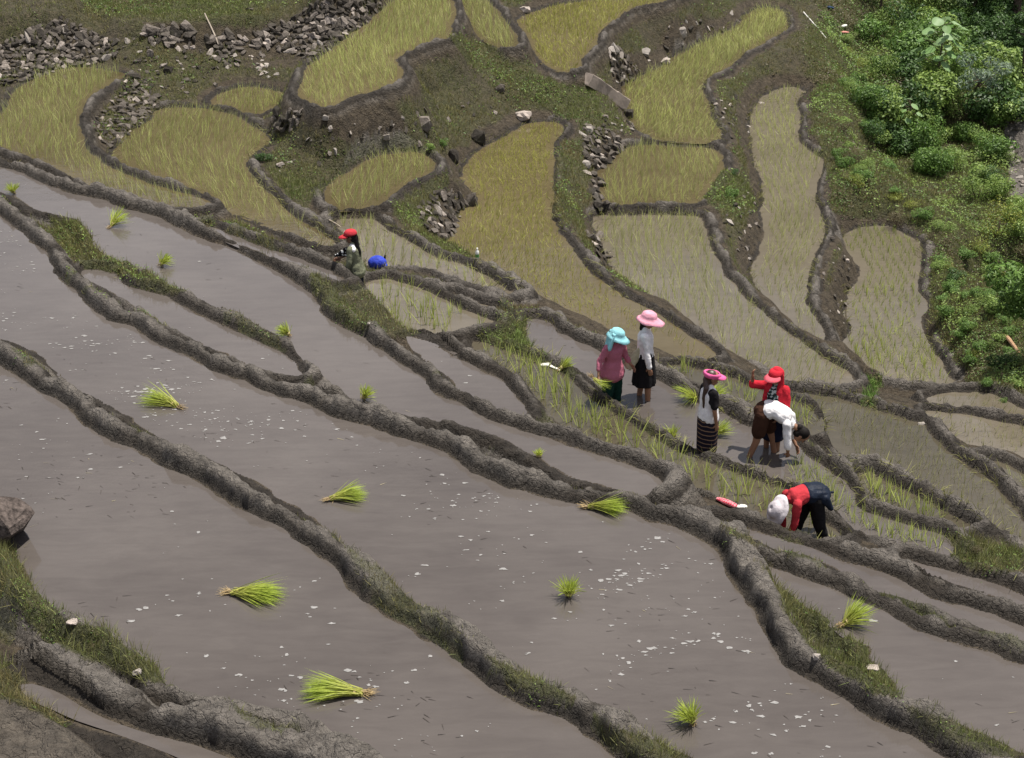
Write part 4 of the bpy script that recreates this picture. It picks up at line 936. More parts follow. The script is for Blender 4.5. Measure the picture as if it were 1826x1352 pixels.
M_HAIR = mat_plain('black_hair', (.008, .006, .005), .7, .4, 60, .15)
M_HAIR_B = mat_plain('brown_hair', (.045, .022, .014), .45, .4, 60, .5)
M_EYE = mat_plain('dark_eye', (.02, .015, .012), .3, .1, 10, .5)

class Person:
    def __init__(s, u, v, k, yaw, S, label, skin=None, loc=None):
        z = PADDY[k][0]; p = on_level(np.array([float(u)]), np.array([float(v)]), z)[0] if loc is None else loc
        p = [p[0], p[1], z - .215] if loc is None else loc
        s.root = empty('person', tuple(p)); tag(s.root, label, 'person', 'planters at work'); s.S = S
        s.c, s.s_ = math.cos(R(yaw)), math.sin(R(yaw)); s.yaw = R(yaw); s.skin = skin or M_SKIN
    def B(s, f, l, z):      # forward, left, up  ->  the person's own space
        return Vector(((f * s.c - l * s.s_) * s.S, (f * s.s_ + l * s.c) * s.S, z * s.S))
    def fw(s): return Vector((s.c, s.s_, 0))
    def lf(s): return Vector((-s.s_, s.c, 0))
    def cap(s, bm, a, b, r0, r1, ex=None):
        e = None
        if ex is not None: e = (s.B(*ex[0]), ex[1])
        cone_cap(bm, s.B(*a), s.B(*b), r0 * s.S, r1 * s.S, e)
    def hand(s, bm, w, d, n, curl=.5):
        """five fingers from wrist w along d with palm normal n (person space)"""
        w = s.B(*w); d = s.B(*d).normalized(); n = s.B(*n); n = (n - d * n.dot(d)).normalized(); t_ = d.cross(n)
        S = s.S; cone_cap(bm, w, w + d * .075 * S, .021 * S, .030 * S, (n, .55))
        for q, (o, L) in enumerate(((-.028, .062), (-.009, .072), (.010, .068), (.028, .052))):
            a = w + d * .078 * S + t_ * o * S; m = (d + n * .35 * curl).normalized(); b = a + m * L * .55 * S
            c = b + (d + n * 1.6 * curl).normalized() * L * .5 * S
            cone_cap(bm, a - d * .02 * S, b, .0088 * S, .0082 * S, seg=8); cone_cap(bm, b, c, .0082 * S, .007 * S, seg=8)
        a = w + d * .02 * S - t_ * .020 * S; b = a + (d * .6 - t_ * .8 + n * .3).normalized() * .038 * S; c = b + (d * .9 - t_ * .2 + n * .5 * curl).normalized() * .032 * S
        cone_cap(bm, a, b, .011 * S, .010 * S, seg=8); cone_cap(bm, b, c, .010 * S, .008 * S, seg=8)
    def head(s, bm, c, look, up):
        """c centre, look and up directions in person space"""
        C = s.B(*c); F = s.B(*look).normalized(); U = s.B(*up); U = (U - F * U.dot(F)).normalized(); Lh = U.cross(F); S = s.S
        Mx = Matrix((F, Lh, U)).transposed(); q = Mx.to_quaternion(); s.hq = q; s.hC = C
        ellip(bm, C + U * .018 * S, (.098 * S, .078 * S, .100 * S), q); ellip(bm, C + F * .018 * S - U * .050 * S, (.068 * S, .058 * S, .070 * S), q)
        cone_cap(bm, C + F * .088 * S + U * .005 * S, C + F * .108 * S - U * .028 * S, .011 * S, .014 * S, seg=8)         # nose
        cone_cap(bm, C + F * .078 * S - U * .062 * S - Lh * .018 * S, C + F * .078 * S - U * .062 * S + Lh * .018 * S, .011 * S, .011 * S, seg=8)   # mouth
        for e in (-1, 1): ellip(bm, C + Lh * e * .080 * S - F * .005 * S, (.020 * S, .010 * S, .030 * S), q)
        s.eyes = [C + F * .092 * S + U * .012 * S + Lh * e * .030 * S for e in (-1, 1)]
        s.hF, s.hU, s.hL = F, U, Lh
    def add_eyes(s):
        for e in s.eyes:
            bm = bmesh.new(); bmesh.ops.create_icosphere(bm, subdivisions=1, radius=.011 * s.S, matrix=Matrix.Translation(e))
            me = bpy.data.meshes.new('eye'); bm.to_mesh(me); bm.free(); me.materials.append(M_EYE); link(bpy.data.objects.new('eye', me), s.root)
    def leg(s, bm, hip, kn, an, toe, bare=True):
        s.cap(bm, hip, kn, .078, .054); s.cap(bm, kn, an, .052, .034)
        a = Vector(an); tv = Vector(toe); s.cap(bm, tuple(a + Vector((-.02, 0, -.03))), tuple(a + tv * .13 + Vector((0, 0, -.04))), .034, .028)
    def arm(s, bm, sh, el, wr, n=(0, 0, -1), curl=.5):
        s.cap(bm, sh, el, .044, .035); s.cap(bm, el, wr, .034, .024)
        d = Vector(wr) - Vector(el); s.hand(bm, wr, tuple(d.normalized()), n, curl)
    def torso(s, bm, pel, wst, chs, nk, hd):
        s.cap(bm, pel, wst, .105, .095, ((0, 1, 0), 1.30)); s.cap(bm, wst, chs, .095, .108, ((0, 1, 0), 1.32)); s.cap(bm, chs, nk, .085, .045, ((0, 1, 0), 1.25))
        s.cap(bm, nk, hd, .044, .042)
    def hat(s, name, mat, dome=.105, dome_h=.085, brim=.2, front=1.0, drop=.035, lift=.055, back=1.0, tilt=0.0, crown_flat=False):
        """crown and brim turned round the head's own axis"""
        S = s.S; V = []; F = []; seg = 40
        prof = [(.002, dome_h), (dome * .55, dome_h * .96), (dome * .86, dome_h * .72), (dome, dome_h * .25), (dome * 1.02, 0)]
        if brim > 0: prof += [(dome + (brim - dome) * .5, -drop * .4), (brim, -drop)]
        for q, (r, h) in enumerate(prof):
            for k in range(seg):
                a = 2 * math.pi * k / seg; rr = r
                if q > 4:
                    w = (front - 1) * max(0, math.cos(a)) ** 1.5 + (back - 1) * max(0, -math.cos(a)); rr = dome + (r - dome) * (1 + w)
                wav = .008 * math.sin(5 * a + 1) * (q > 5)
                p = s.hC + s.hU * ((lift + h + wav) * S) + s.hF * (rr * math.cos(a) * 1.1 * S) + s.hL * (rr * math.sin(a) * S) - s.hU * (tilt * rr * math.cos(a) * S)
                V.append(p)
        for q in range(len(prof) - 1):
            for k in range(seg): F.append((q * seg + k, (q + 1) * seg + k, (q + 1) * seg + (k + 1) % seg, q * seg + (k + 1) % seg))
        F4 = np.array(F); me = np_mesh(name, np.array([tuple(v) for v in V]), [F4], True); o = mobj(name, me, mat, s.root)
        m = o.modifiers.new('thickness', 'SOLIDIFY'); m.thickness = .006; m.offset = -1
        return o
    def visor(s, name, mat, r=.105, out=.11, lift=.05, spread=75, drop=.03, parent=None):
        V = []; F = []; n = 17; S = s.S
        for q, e in enumerate((0, .5, 1.0)):
            for k in range(n):
                a = R(-spread + 2 * spread * k / (n - 1)); rr = r + out * e * max(.0, math.cos(a * 90 / spread)) ** .6
                V.append(tuple(s.hC + s.hU * ((lift - drop * e) * S) + s.hF * (rr * math.cos(a) * 1.08 * S) + s.hL * (rr * math.sin(a) * S)))
        for q in range(2):
            for k in range(n - 1): F.append((q * n + k, (q + 1) * n + k, (q + 1) * n + k + 1, q * n + k + 1))
        o = mobj(name, np_mesh(name, np.array(V), [np.array(F)], True), mat, parent or s.root)
        m = o.modifiers.new('thickness', 'SOLIDIFY'); m.thickness = .007
        return o
    def hair(s, mat, bun=0.0, tail=None, low=.0):
        bm = bmesh.new(); S = s.S; C = s.hC
        ellip(bm, C - s.hF * .018 * S + s.hU * .030 * S, (.096 * S, .088 * S, .098 * S), s.hq)
        ellip(bm, C - s.hF * .045 * S - s.hU * .030 * S, (.062 * S, .078 * S, .075 * S), s.hq)
        if bun: ellip(bm, C - s.hF * .115 * S + s.hU * .02 * S, (.045 * S, .05 * S, .05 * S), s.hq)
        if tail:
            pts = [C - s.hF * .085 * S - s.hU * .01 * S] + [Vector(p) if isinstance(p, Vector) else s.B(*p) for p in tail]
            for a, b, r in zip(pts[:-1], pts[1:], (.045, .040, .032, .022)): cone_cap(bm, a, b, r * S, r * .85 * S)
        return finish('hair', bm, mat, s.root, .009, 3, .012)

def shirt(p, mat, pel, wst, chs, nk, arms, hem=.125, sleeve=1.0, name='shirt', disp=.03, pad=.010):
    """arms: list of (shoulder, elbow, wrist); sleeve: how far down the arm it reaches, 1 = wrist, .3 = short"""
    bm = bmesh.new()
    p.cap(bm, pel, wst, hem, .105 + pad, ((0, 1, 0), 1.30)); p.cap(bm, wst, chs, .105 + pad, .112 + pad, ((0, 1, 0), 1.32)); p.cap(bm, chs, nk, .092 + pad, .052 + pad * .4, ((0, 1, 0), 1.30))
    for sh, el, wr in arms:
        sh, el, wr = Vector(sh), Vector(el), Vector(wr)
        if sleeve > .5:
            p.cap(bm, tuple(sh), tuple(el), .062 + pad * .3, .052); e = el.lerp(wr, (sleeve - .5) * 2); p.cap(bm, tuple(el), tuple(e), .050, .042)
        else:
            e = sh.lerp(el, sleeve * 2); p.cap(bm, tuple(sh), tuple(e), .064 + pad * .3, .060)
    return finish(name, bm, mat, p.root, .011, 3, disp)

# --- 1: woman in a red cap, olive shirt, half hidden behind the bund
def stand_pose(p, mat_skin=None, la=None, ra=None, look=(1, 0, -.15), lean=0.0, hdz=1.43, feet=.09, stag=0.0):
    bm = bmesh.new()
    P = dict(pel=(0, 0, .86), wst=(.0 + lean * .3, 0, 1.0), chs=(lean * .7, 0, 1.17), nk=(lean, 0, 1.30), hd=(lean + .02, 0, 1.37))
    p.torso(bm, P['pel'], P['wst'], P['chs'], P['nk'], P['hd'])
    p.head(bm, (lean + .03, 0, hdz), look, (0, 0, 1))
    sh = {1: (lean * .85, .155, 1.245), -1: (lean * .85, -.155, 1.245)}
    dl = la or ((.0, .20, 1.0), (.05, .21, .79)); dr = ra or ((.0, -.20, 1.0), (.05, -.21, .79))
    p.arm(bm, sh[1], dl[0], dl[1], (0, -1, 0), .5); p.arm(bm, sh[-1], dr[0], dr[1], (0, 1, 0), .5)
    for e in (-1, 1): p.leg(bm, (0, e * .085, .84), (.015 + e * stag * .6, e * feet, .44), (e * stag, e * feet, .085), (1, e * .1, 0))
    finish('body', bm, mat_skin or p.skin, p.root, .008, 3); p.add_eyes()
    P['arms'] = [(sh[1], *dl), (sh[-1], *dr)]
    return P
M_RED = cloth('faded_red_cotton', (.42, .036, .046)); M_OLIVE = cloth('olive_khaki_cotton', (.155, .160, .105)); M_WHITE = cloth('white_cotton', (.72, .70, .70))
M_BLACK = cloth('black_cotton', (.012, .011, .012)); M_PINKHAT = cloth('pink_cotton', (.66, .31, .39)); M_TEAL = cloth('pale_turquoise_cotton', (.25, .53, .57))
M_GREEN = cloth('dark_green_cotton', (.008, .030, .022)); M_HOT = cloth('hot_pink_nylon', (.68, .12, .29)); M_BROWN = cloth('dark_brown_cotton', (.048, .022, .014))
M_REDJ = cloth('bright_red_jersey', (.48, .022, .036)); M_NAVY = cloth('navy_nylon', (.012, .017, .030), .5); M_CREAM = cloth('cream_canvas', (.42, .38, .26)); M_DARKNAVY = cloth('dark_jeans', (.012, .014, .03))
def mat_check(name, a, b, sc=60):
    t = NT(name, .85, .15); o = t.obj(); ck = t.node('ShaderNodeTexChecker', Scale=sc); t.link(o, ck.inputs['Vector'])
    ck.inputs['Color1'].default_value = (*a, 1); ck.inputs['Color2'].default_value = (*b, 1)
    t.color(t.mix(t.noise(6, 3), ck.outputs['Color'], tuple(x * .8 for x in a))); t.bump(t.noise(26, 4), .3, .02); return t.m
M_PLAID = mat_check('rose_plaid_cotton', (.46, .15, .21), (.38, .11, .16), 70)
def mat_stripe(name, dark, lite, sc):
    t = NT(name, .85, .15); o = t.obj(); w = t.node('ShaderNodeTexWave', Scale=sc, Distortion=2.2, Detail=2.0); w.bands_direction = 'Z'; w.inputs['Detail Scale'].default_value = 1.5; t.link(o, w.inputs['Vector'])
    t.color(t.mix(t.ramp(w.outputs['Fac'], [(.86, (0, 0, 0)), (.95, (1, 1, 1))]), dark, lite)); t.bump(t.noise(26, 4), .3, .02); return t.m
M_STRIPE = mat_stripe('dark_skirt_with_wavy_tan_stripes', (.014, .011, .020), (.24, .15, .10), 4.6)
t = NT('leaf_print_cotton', .85, .15); t.color(t.ramp(t.noise(26, 2, .4), [(.46, (.016, .024, .026)), (.52, (.06, .11, .10)), (.6, (.45, .48, .46))])); M_PRINT = t.m
t = NT('black_cloth_with_white_dots', .85, .15); v_ = t.node('ShaderNodeTexVoronoi', Scale=15.0, Randomness=.25); t.link(t.obj(), v_.inputs['Vector'])
t.color(t.ramp(v_.outputs['Distance'], [(.36, (.72, .72, .70)), (.42, (.010, .010, .011))])); M_DOTS = t.m

q6 = on_level(np.array([640.0]), np.array([556.0]), -1.30)[0]
w1 = Person(0, 0, 'F6', 165, .97, 'woman in a red cap and olive shirt seen from behind, half hidden by the bund', M_SKIN_D, loc=[q6[0], q6[1], float(gz(q6[0], q6[1])) - .01])
P = stand_pose(w1, la=((.06, .22, 1.02), (.14, .22, .82)), ra=((.16, -.20, 1.05), (.34, -.12, .98)), look=(1, .15, -.12), lean=.06)
shirt(w1, M_OLIVE, (0, 0, .80), P['wst'], P['chs'], P['nk'], P['arms'], .150, .72)
bm = bmesh.new(); 
for e in (-1, 1): w1.cap(bm, (0, e * .085, .84), (.015, e * .09, .30), .098, .072)
finish('trousers', bm, M_DARKNAVY, w1.root, .012, 3, .02)
bm = bmesh.new(); w1.cap(bm, (.05, .07, 1.275), (.05, -.07, 1.275), .050, .050); w1.cap(bm, (.02, .10, 1.255), (0, .15, 1.245), .050, .045); finish('collar', bm, M_WHITE, w1.root, .010, 3, .02)
w1.hair(M_HAIR, tail=[(-.03, .02, 1.28), (-.07, .03, 1.18), (-.06, .03, 1.08)])
h = w1.hat('cap', M_RED, .108, .088, 0, lift=.045); w1.visor('visor', M_RED, .104, .10, .048, 70, .035, parent=h)
bm = bmesh.new(); c0 = w1.hC + w1.hF * .100 + w1.hU * .085; cone_cap(bm, c0, c0 + w1.hU * .02 - w1.hF * .012, .016, .012, seg=8); finish('badge', bm, M_WHITE, h, .006, 2)
# dotted cloth she carries in front
bm = bmesh.new(); a = w1.root.location
for (f0, l0, z0), (f1, l1, z1), r0, r1 in (((.10, -.10, 1.12), (.30, -.12, 1.06), .085, .060), ((.30, -.12, 1.06), (.44, -.12, 1.00), .060, .022), ((.12, -.06, 1.18), (.24, -.08, 1.15), .05, .04)):
    cone_cap(bm, w1.B(f0, l0, z0), w1.B(f1, l1, z1), r0, r1, ((0, 1, 0), .5))
dots = finish('dotted_cloth', bm, M_DOTS, None, .010, 3, .02); dots.location = a
tag(dots, 'black cloth with white polka dots held in front of the red capped woman', 'cloth')

# --- 2: woman in a turquoise sun hat and rose shirt
w2 = Person(1090, 719, 'PW', -52, .96, 'woman in a turquoise sun hat and rose plaid shirt with dark green trousers')
P = stand_pose(w2, la=((.02, .235, 1.02), (.17, .25, .90)), ra=((-.02, -.255, 1.03), (.06, -.34, .84)), look=(1, .75, -.42), lean=.05)
shirt(w2, M_PLAID, (0, 0, .77), P['wst'], P['chs'], P['nk'], P['arms'], .178, .80, disp=.035)
bm = bmesh.new(); w2.cap(bm, (0, 0, .82), (0, 0, .75), .118, .125, ((0, 1, 0), 1.3))
for e in (-1, 1): w2.cap(bm, (0, e * .085, .82), (.015, e * .095, .46), .115, .092); w2.cap(bm, (.015, e * .095, .46), (0, e * .10, .20), .092, .080)
finish('trousers', bm, M_GREEN, w2.root, .012, 3, .03)
w2.hair(M_HAIR)
w2.hat('sun_hat', M_TEAL, .110, .100, .180, front=1.45, drop=.055, back=.6, lift=.035)
bm = bmesh.new(); C = w2.hC; F_, U_, L_ = w2.hF, w2.hU, w2.hL
for q in range(7):
    s_ = (q - 3) / 3; b0 = C - F_ * (.115 - .09 * abs(s_)) + L_ * (.118 * s_) + U_ * .045; b1 = b0 - F_ * .06 + Vector((0, 0, -.27 + .05 * abs(s_))) + L_ * (.03 * s_)
    cone_cap(bm, b0, b1, .034, .050, (F_, .6))
finish('neck_flap', bm, M_TEAL, w2.root, .010, 3, .03)

# --- 3: woman in a pink brimmed hat
w3 = Person(1147, 709, 'PW', -6, 1.06, 'woman in a wide pink hat, white long sleeved shirt and black skirt')
P = stand_pose(w3, la=((.02, .20, 1.0), (.06, .20, .79)), ra=((.03, -.205, 1.0), (.075, -.21, .79)), look=(1, -.1, -.18), stag=-.075)
shirt(w3, M_WHITE, (0, 0, .90), P['wst'], P['chs'], P['nk'], P['arms'], .135, .98, disp=.03)
loft('skirt', [(w3.B(0, 0, z), rx * w3.S, ry * w3.S, w3.yaw) for z, rx, ry in ((.97, .115, .145), (.86, .140, .175), (.70, .155, .180), (.54, .165, .182), (.43, .175, .188))], M_BLACK, w3.root, 48, 9, .07)
w3.hair(M_HAIR, tail=[(-.045, .0, 1.36), (-.06, 0, 1.31)])
w3.hat('sun_hat', M_PINKHAT, .108, .095, .185, front=1.45, drop=.05, back=.75, lift=.055)
bm = bmesh.new(); a = w3.B(-.06, -.08, 1.0); b = w3.B(-.21, -.14, .80); cone_cap(bm, a, b, .062, .092, (w3.lf(), .55)); 
bag = finish('canvas_bag', bm, M_CREAM, None, .010, 3, .02); bag.location = w3.root.location
tag(bag, 'cream canvas bag hanging behind the woman in the pink hat', 'bag')

# --- 4: woman with long brown hair and a pink visor
w4 = Person(1259, 808, 'PW', 22, .99, 'woman with long brown hair, pink visor and dark striped skirt seen from behind')
P = stand_pose(w4, la=((-.01, .20, 1.0), (.04, .20, .79)), ra=((-.02, -.215, 1.0), (.03, -.20, .78)), look=(1, -.35, -.05))
shirt(w4, M_WHITE, (0, 0, .82), P['wst'], P['chs'], P['nk'], [], .150, .3, name='vest', disp=.02, pad=.020)
bm = bmesh.new()
for sh, el, wr in P['arms']:
    e = Vector(sh).lerp(Vector(el), .72); w4.cap(bm, sh, tuple(e), .062, .058)
w4.cap(bm, (-.01, -.10, 1.23), (-.02, -.12, 1.12), .07, .065); finish('black_sleeves', bm, M_BLACK, w4.root, .011, 3, .02)
loft('skirt', [(w4.B(0, 0, z), rx * w4.S, ry * w4.S, w4.yaw) for z, rx, ry in ((.92, .130, .165), (.80, .150, .185), (.60, .145, .178), (.42, .140, .172), (.27, .138, .168))], M_STRIPE, w4.root, 48, 7, .05)
w4.hair(M_HAIR_B, tail=[(-.08, -.04, 1.30), (-.11, -.05, 1.15), (-.10, -.05, 1.02), (-.09, -.05, .93)])
bm = bmesh.new()
for q in range(22):
    a = 2 * math.pi * q / 22; b_ = 2 * math.pi * (q + 1) / 22
    f = lambda t__: w4.hC + w4.hU * (.058 - .012 * math.cos(t__)) + w4.hF * (.108 * math.cos(t__) - .006) + w4.hL * (.096 * math.sin(t__))
    cone_cap(bm, f(a), f(b_), .040, .040, (w4.hF if abs(math.cos(a)) > .7 else w4.hL, .30), 8)
vb = finish('visor_band', bm, M_HOT, w4.root, .008, 3); w4.visor('visor', M_HOT, .106, .085, .060, 62, .045, parent=vb)

# --- 5: woman in a red hooded jacket, arm raised
w5 = Person(1376, 800, 'PW', -128, .97, 'woman in a red hooded jacket and red cap raising her right arm')
P = stand_pose(w5, la=((.03, .21, 1.01), (.12, .15, .86)), ra=((.06, -.37, 1.20), (.12, -.34, 1.38)), look=(1, -.05, -.15))
shirt(w5, M_PRINT, (0, 0, .80), P['wst'], P['chs'], P['nk'], [], .135, .3, name='print_top', disp=.02, pad=.008)
bm = bmesh.new()
for sh, el, wr in P['arms']:
    w5.cap(bm, sh, el, .070, .058); e = Vector(el).lerp(Vector(wr), .62 if wr[2] < 1 else .25); w5.cap(bm, el, tuple(e), .056, .050)
for e in (-1, 1):
    w5.cap(bm, (-.03, e * .10, 1.22), (-.02, e * .15, .80), .082, .075); w5.cap(bm, (.05, e * .115, 1.20), (.06, e * .155, .80), .050, .055)
w5.cap(bm, (-.07, 0, 1.20), (-.09, 0, .80), .09, .10, ((0, 1, 0), 1.5)); finish('jacket', bm, M_REDJ, w5.root, .011, 3, .03)
bm = bmesh.new(); C = w5.hC; F_, U_, L_ = w5.hF, w5.hU, w5.hL
ellip(bm, C - F_ * .030 + U_ * .035, (.100, .105, .110), w5.hq)
for e in (-1, 1):
    cone_cap(bm, C - F_ * .02 + L_ * e * .085 + U_ * .03, C + L_ * e * .075 - U_ * .12 - F_ * .01, .035, .045); cone_cap(bm, C - F_ * .07 - U_ * .02, C - F_ * .06 - U_ * .15, .075, .07)
    cone_cap(bm, C + L_ * e * .075 - U_ * .12, w5.B(.06, e * .09, 1.20), .045, .05)
finish('hood', bm, M_REDJ, w5.root, .011, 3, .02)
h = w5.hat('cap', M_REDJ, .108, .075, 0, lift=.052); w5.visor('visor', cloth('pink_red_cotton', (.58, .10, .13)), .108, .10, .055, 72, .03, parent=h)
loft('skirt', [(w5.B(0, 0, z), rx * w5.S, ry * w5.S, w5.yaw) for z, rx, ry in ((.90, .125, .160), (.75, .145, .175), (.55, .140, .17), (.40, .140, .17))], M_DARKNAVY, w5.root, 40, 7, .05)

# --- 6: woman bending to plant, white shirt and brown shorts
def bend_pose(p, hips=.88, spread=.16, fwd=.46, drop=-.10, hand_f=.46, hand_z=.24, stag=.16, hdrop=-.20, splay=.13):
    bm = bmesh.new()
    P = dict(pel=(0, 0, hips), wst=(fwd * .36, 0, hips + .055), chs=(fwd * .72, 0, hips + .02 + drop * .3), nk=(fwd, 0, hips + drop), hd=(fwd + .08, 0, hips + drop - .05))
    p.torso(bm, P['pel'], P['wst'], P['chs'], P['nk'], P['hd'])
    p.head(bm, (fwd + .15, 0, hips + drop - .085 + hdrop * .3), (.45, 0, -.9), (.9, 0, .45))
    arms = []
    for e in (-1, 1):
        sh = (fwd * .90, e * .15, hips + drop * .6); el = (fwd * .92 + .03, e * .17, hips + drop - .28); wr = (hand_f + (.06 if e > 0 else 0), e * splay, hand_z + .14)
        p.arm(bm, sh, el, wr, (-.6, -e, 0), .7); arms.append((sh, el, wr))
    legs = []
    for e in (-1, 1):
        f0 = stag * (.5 if e > 0 else -.5); L3 = ((0, e * .085, hips - .03), (.03 + f0 * .5, e * (.085 + spread * .2), .46), (f0, e * (.085 + spread * .35), .085))
        p.leg(bm, *L3, (1, e * .1, 0)); legs.append(L3)
    finish('body', bm, p.skin, p.root, .008, 3); p.add_eyes(); P['arms'] = arms; P['legs'] = legs
    return P
w6 = Person(1357, 810, 'PW', -20, 1.02, 'dark haired woman in a white shirt and brown shorts bending to set seedlings')
P = bend_pose(w6, hips=.90, fwd=.40, drop=-.14, stag=.36, hand_f=.40, hand_z=.24)
shirt(w6, M_WHITE, (.07, 0, .93), P['wst'], P['chs'], P['nk'], P['arms'], .140, .55, disp=.028)
bm = bmesh.new(); w6.cap(bm, (-.01, 0, .90), (.05, 0, .93), .140, .130, ((0, 1, 0), 1.28))
for hp, kn, an in P['legs']: w6.cap(bm, hp, tuple(Vector(hp).lerp(Vector(kn), .62)), .118, .108)
finish('shorts', bm, M_BROWN, w6.root, .011, 3, .02)
w6.hair(M_HAIR, bun=1.0)

# --- 7: woman bending, red shirt with a navy jacket round her waist
q7 = on_level(np.array([1444.0]), np.array([955.0]), -1.38)[0]
w7 = Person(1447, 955, 'P5', 200, .96, 'woman in a red shirt bending low with a navy jacket tied round her waist', M_SKIN_D, loc=[q7[0], q7[1], -1.60])
P = bend_pose(w7, hips=.86, fwd=.36, stag=-.34, hand_f=.34, hand_z=.22, drop=.0)
shirt(w7, M_RED, (.03, 0, .89), P['wst'], P['chs'], P['nk'], P['arms'], .140, .98, disp=.03)
bm = bmesh.new(); w7.cap(bm, (-.02, 0, .86), (.06, 0, .88), .138, .130, ((0, 1, 0), 1.28))
for hp, kn, an in P['legs']: w7.cap(bm, hp, kn, .112, .088); w7.cap(bm, kn, (an[0], an[1], .16), .086, .066)
finish('trousers', bm, M_BLACK, w7.root, .011, 3, .02)
bm = bmesh.new(); w7.cap(bm, (.08, 0, .90), (-.08, 0, .88), .145, .150, ((0, 1, 0), 1.25))
for l0, l1, z1, f1 in ((-.15, -.20, .70, -.20), (0, .02, .66, -.26), (.15, .19, .72, -.18), (-.10, -.16, .62, -.30), (-.02, -.18, .78, .05)): w7.cap(bm, (-.08, l0, .86), (f1, l1, z1), .075, .035)
w7.cap(bm, (-.15, -.1, .80), (-.40, -.13, .76), .05, .012)
finish('tied_jacket', bm, M_NAVY, w7.root, .010, 2, .03)
w7.hair(M_HAIR)
w7.hat('sun_hat', cloth('white_grey_print_cotton', (.50, .46, .48)), .116, .080, .205, front=1.35, drop=.045, lift=.065)

# rice in the hand of the woman in turquoise
hp = w2.root.location + w2.B(.09, -.36, .77); bu = bundle(hp + Vector((-.10, 0, .03)), hp + Vector((.12, -.06, -.22)), 'handful of rice seedlings held by the woman in the turquoise hat', n=60, seed=31, spread=.45)
# ------------------------------------------------------------------ vegetation of the right hand slope
def leaf_cloud(pos, nrm, size, col, aspect=.5):
    """folded diamond leaves: pos (n,3), facing nrm, length size"""
    n = len(pos); a = rng.normal(0, 1, (n, 3)); t1 = np.cross(nrm, a); t1 /= np.maximum(np.linalg.norm(t1, axis=1, keepdims=True), 1e-6); t2 = np.cross(nrm, t1)
    s = size[:, None]; tip = pos + t1 * s * .5; tail = pos - t1 * s * .5; m = nrm * s * .07
    V = np.stack([tail, pos + t2 * s * .5 * aspect + m, tip, pos - t2 * s * .5 * aspect + m], 1).reshape(-1, 3)
    o = (np.arange(n) * 4)[:, None]; F = np.concatenate([o + np.array([[0, 1, 2]]), o + np.array([[0, 2, 3]])])
    return V, F, np.repeat(col, 4, 0)
M_LEAF = mat_leaf('shrub_leaf', .30, .5)
M_BARK = mat_plain('grey_brown_bark', (.10, .075, .055), .9, .45, 12, .2, .5, 30)
GREENS = {'green': ([.060, .120, .022], [.165, .280, .055]), 'light': ([.105, .175, .035], [.28, .38, .09]), 'dark': ([.026, .060, .014], [.085, .160, .036]),
          'yellow': ([.14, .17, .025], [.32, .34, .06]), 'dry': ([.075, .060, .030], [.17, .145, .070]), 'blue': ([.10, .15, .10], [.26, .33, .23])}
def rvec(n):
    v = rng.normal(0, 1, (n, 3)); return v / np.linalg.norm(v, axis=1, keepdims=True)
def crown(n, hue, size, lobes, aspect=.5, flat=.75, up=.6):
    """leaf mass built of uneven lobes in a unit space (radius about 1, standing on z = 0)"""
    P, N = [], []
    w = np.array([l[3] ** 2 for l in lobes]); w = w / w.sum()
    for (cx, cy, cz, r), f in zip(lobes, w):
        m = int(n * f) + 1; d = rvec(m); rad = r * rng.uniform(.55, 1.08, m) ** .6
        p = np.array([cx, cy, cz]) + d * rad[:, None] * np.array([1, 1, flat]); P.append(p); N.append(d * .7 + np.array([0, 0, up]) + rng.normal(0, .45, (m, 3)))
    P = np.concatenate(P); N = np.concatenate(N); N /= np.linalg.norm(N, axis=1, keepdims=True)
    k = P[:, 2] > .02; P, N = P[k], N[k]; a, b = [np.array(c) for c in GREENS[hue]]; t_ = rng.random((len(P), 1)) ** 1.3
    return leaf_cloud(P, N, size * rng.uniform(.6, 1.3, len(P)), (a * (1 - t_) + b * t_) * rng.uniform(.8, 1.2, (len(P), 1)), aspect)
def stems_mesh(tops, r=.02):
    bm = bmesh.new()
    for tx, ty, tz in tops: cone_cap(bm, (tx * .15, ty * .15, -.08), (tx, ty, tz), r, r * .4, seg=6)
    me = bpy.data.meshes.new('stem'); bm.to_mesh(me); bm.free(); me.materials.append(M_BARK); return me
VARS = []
for hue, nl, sz, asp in (('green', 1500, .11, .5), ('light', 1500, .09, .42), ('dark', 1300, .12, .5), ('green', 1300, .14, .35), ('yellow', 1000, .08, .45), ('dry', 1200, .07, .4), ('light', 1500, .12, .6), ('dark', 1300, .09, .5)):
    L = [(0, 0, .45, .55)] + [(rng.uniform(-.6, .6), rng.uniform(-.6, .6), rng.uniform(.25, .85), rng.uniform(.25, .48)) for _ in range(6)]
    V, F, C = crown(nl, hue, sz, L, asp); me = np_mesh('crown', V, F, False, C); me.materials.append(M_LEAF)
    VARS.append((hue, me, stems_mesh([(l[0], l[1], l[2]) for l in L])))
WORDS = {'green': 'mid green leafy shrub', 'light': 'light green leafy shrub', 'dark': 'dark green dense shrub', 'yellow': 'yellow green shrub', 'dry': 'dry brownish shrub'}
def shrub(u, v, wpx, vi, label, grp=None, hs=1.0):
    p = hit1(u, v); d = p.y * COSP - (p.z - CAMZ) * SINP; s = wpx * d / FPX / 2
    hue, cm, sm_ = VARS[vi]; e = empty('shrub', p, rng.uniform(0, 6.28)); e.scale = (s, s, s * hs)
    link(bpy.data.objects.new('crown', cm), e); link(bpy.data.objects.new('stem', sm_), e)
    tag(e, label, 'shrub', grp or 'shrubs of the right hand thicket'); return e
THICK = [(1540,40),(1620,-10),(1840,-30),(1840,190),(1795,240),(1790,330),(1840,370),(1840,450),(1770,430),(1700,350),(1620,290),(1540,250),(1500,190),(1560,130)]
q = scatter_px(THICK, 37, 7, .9); r_ = random.Random(5)
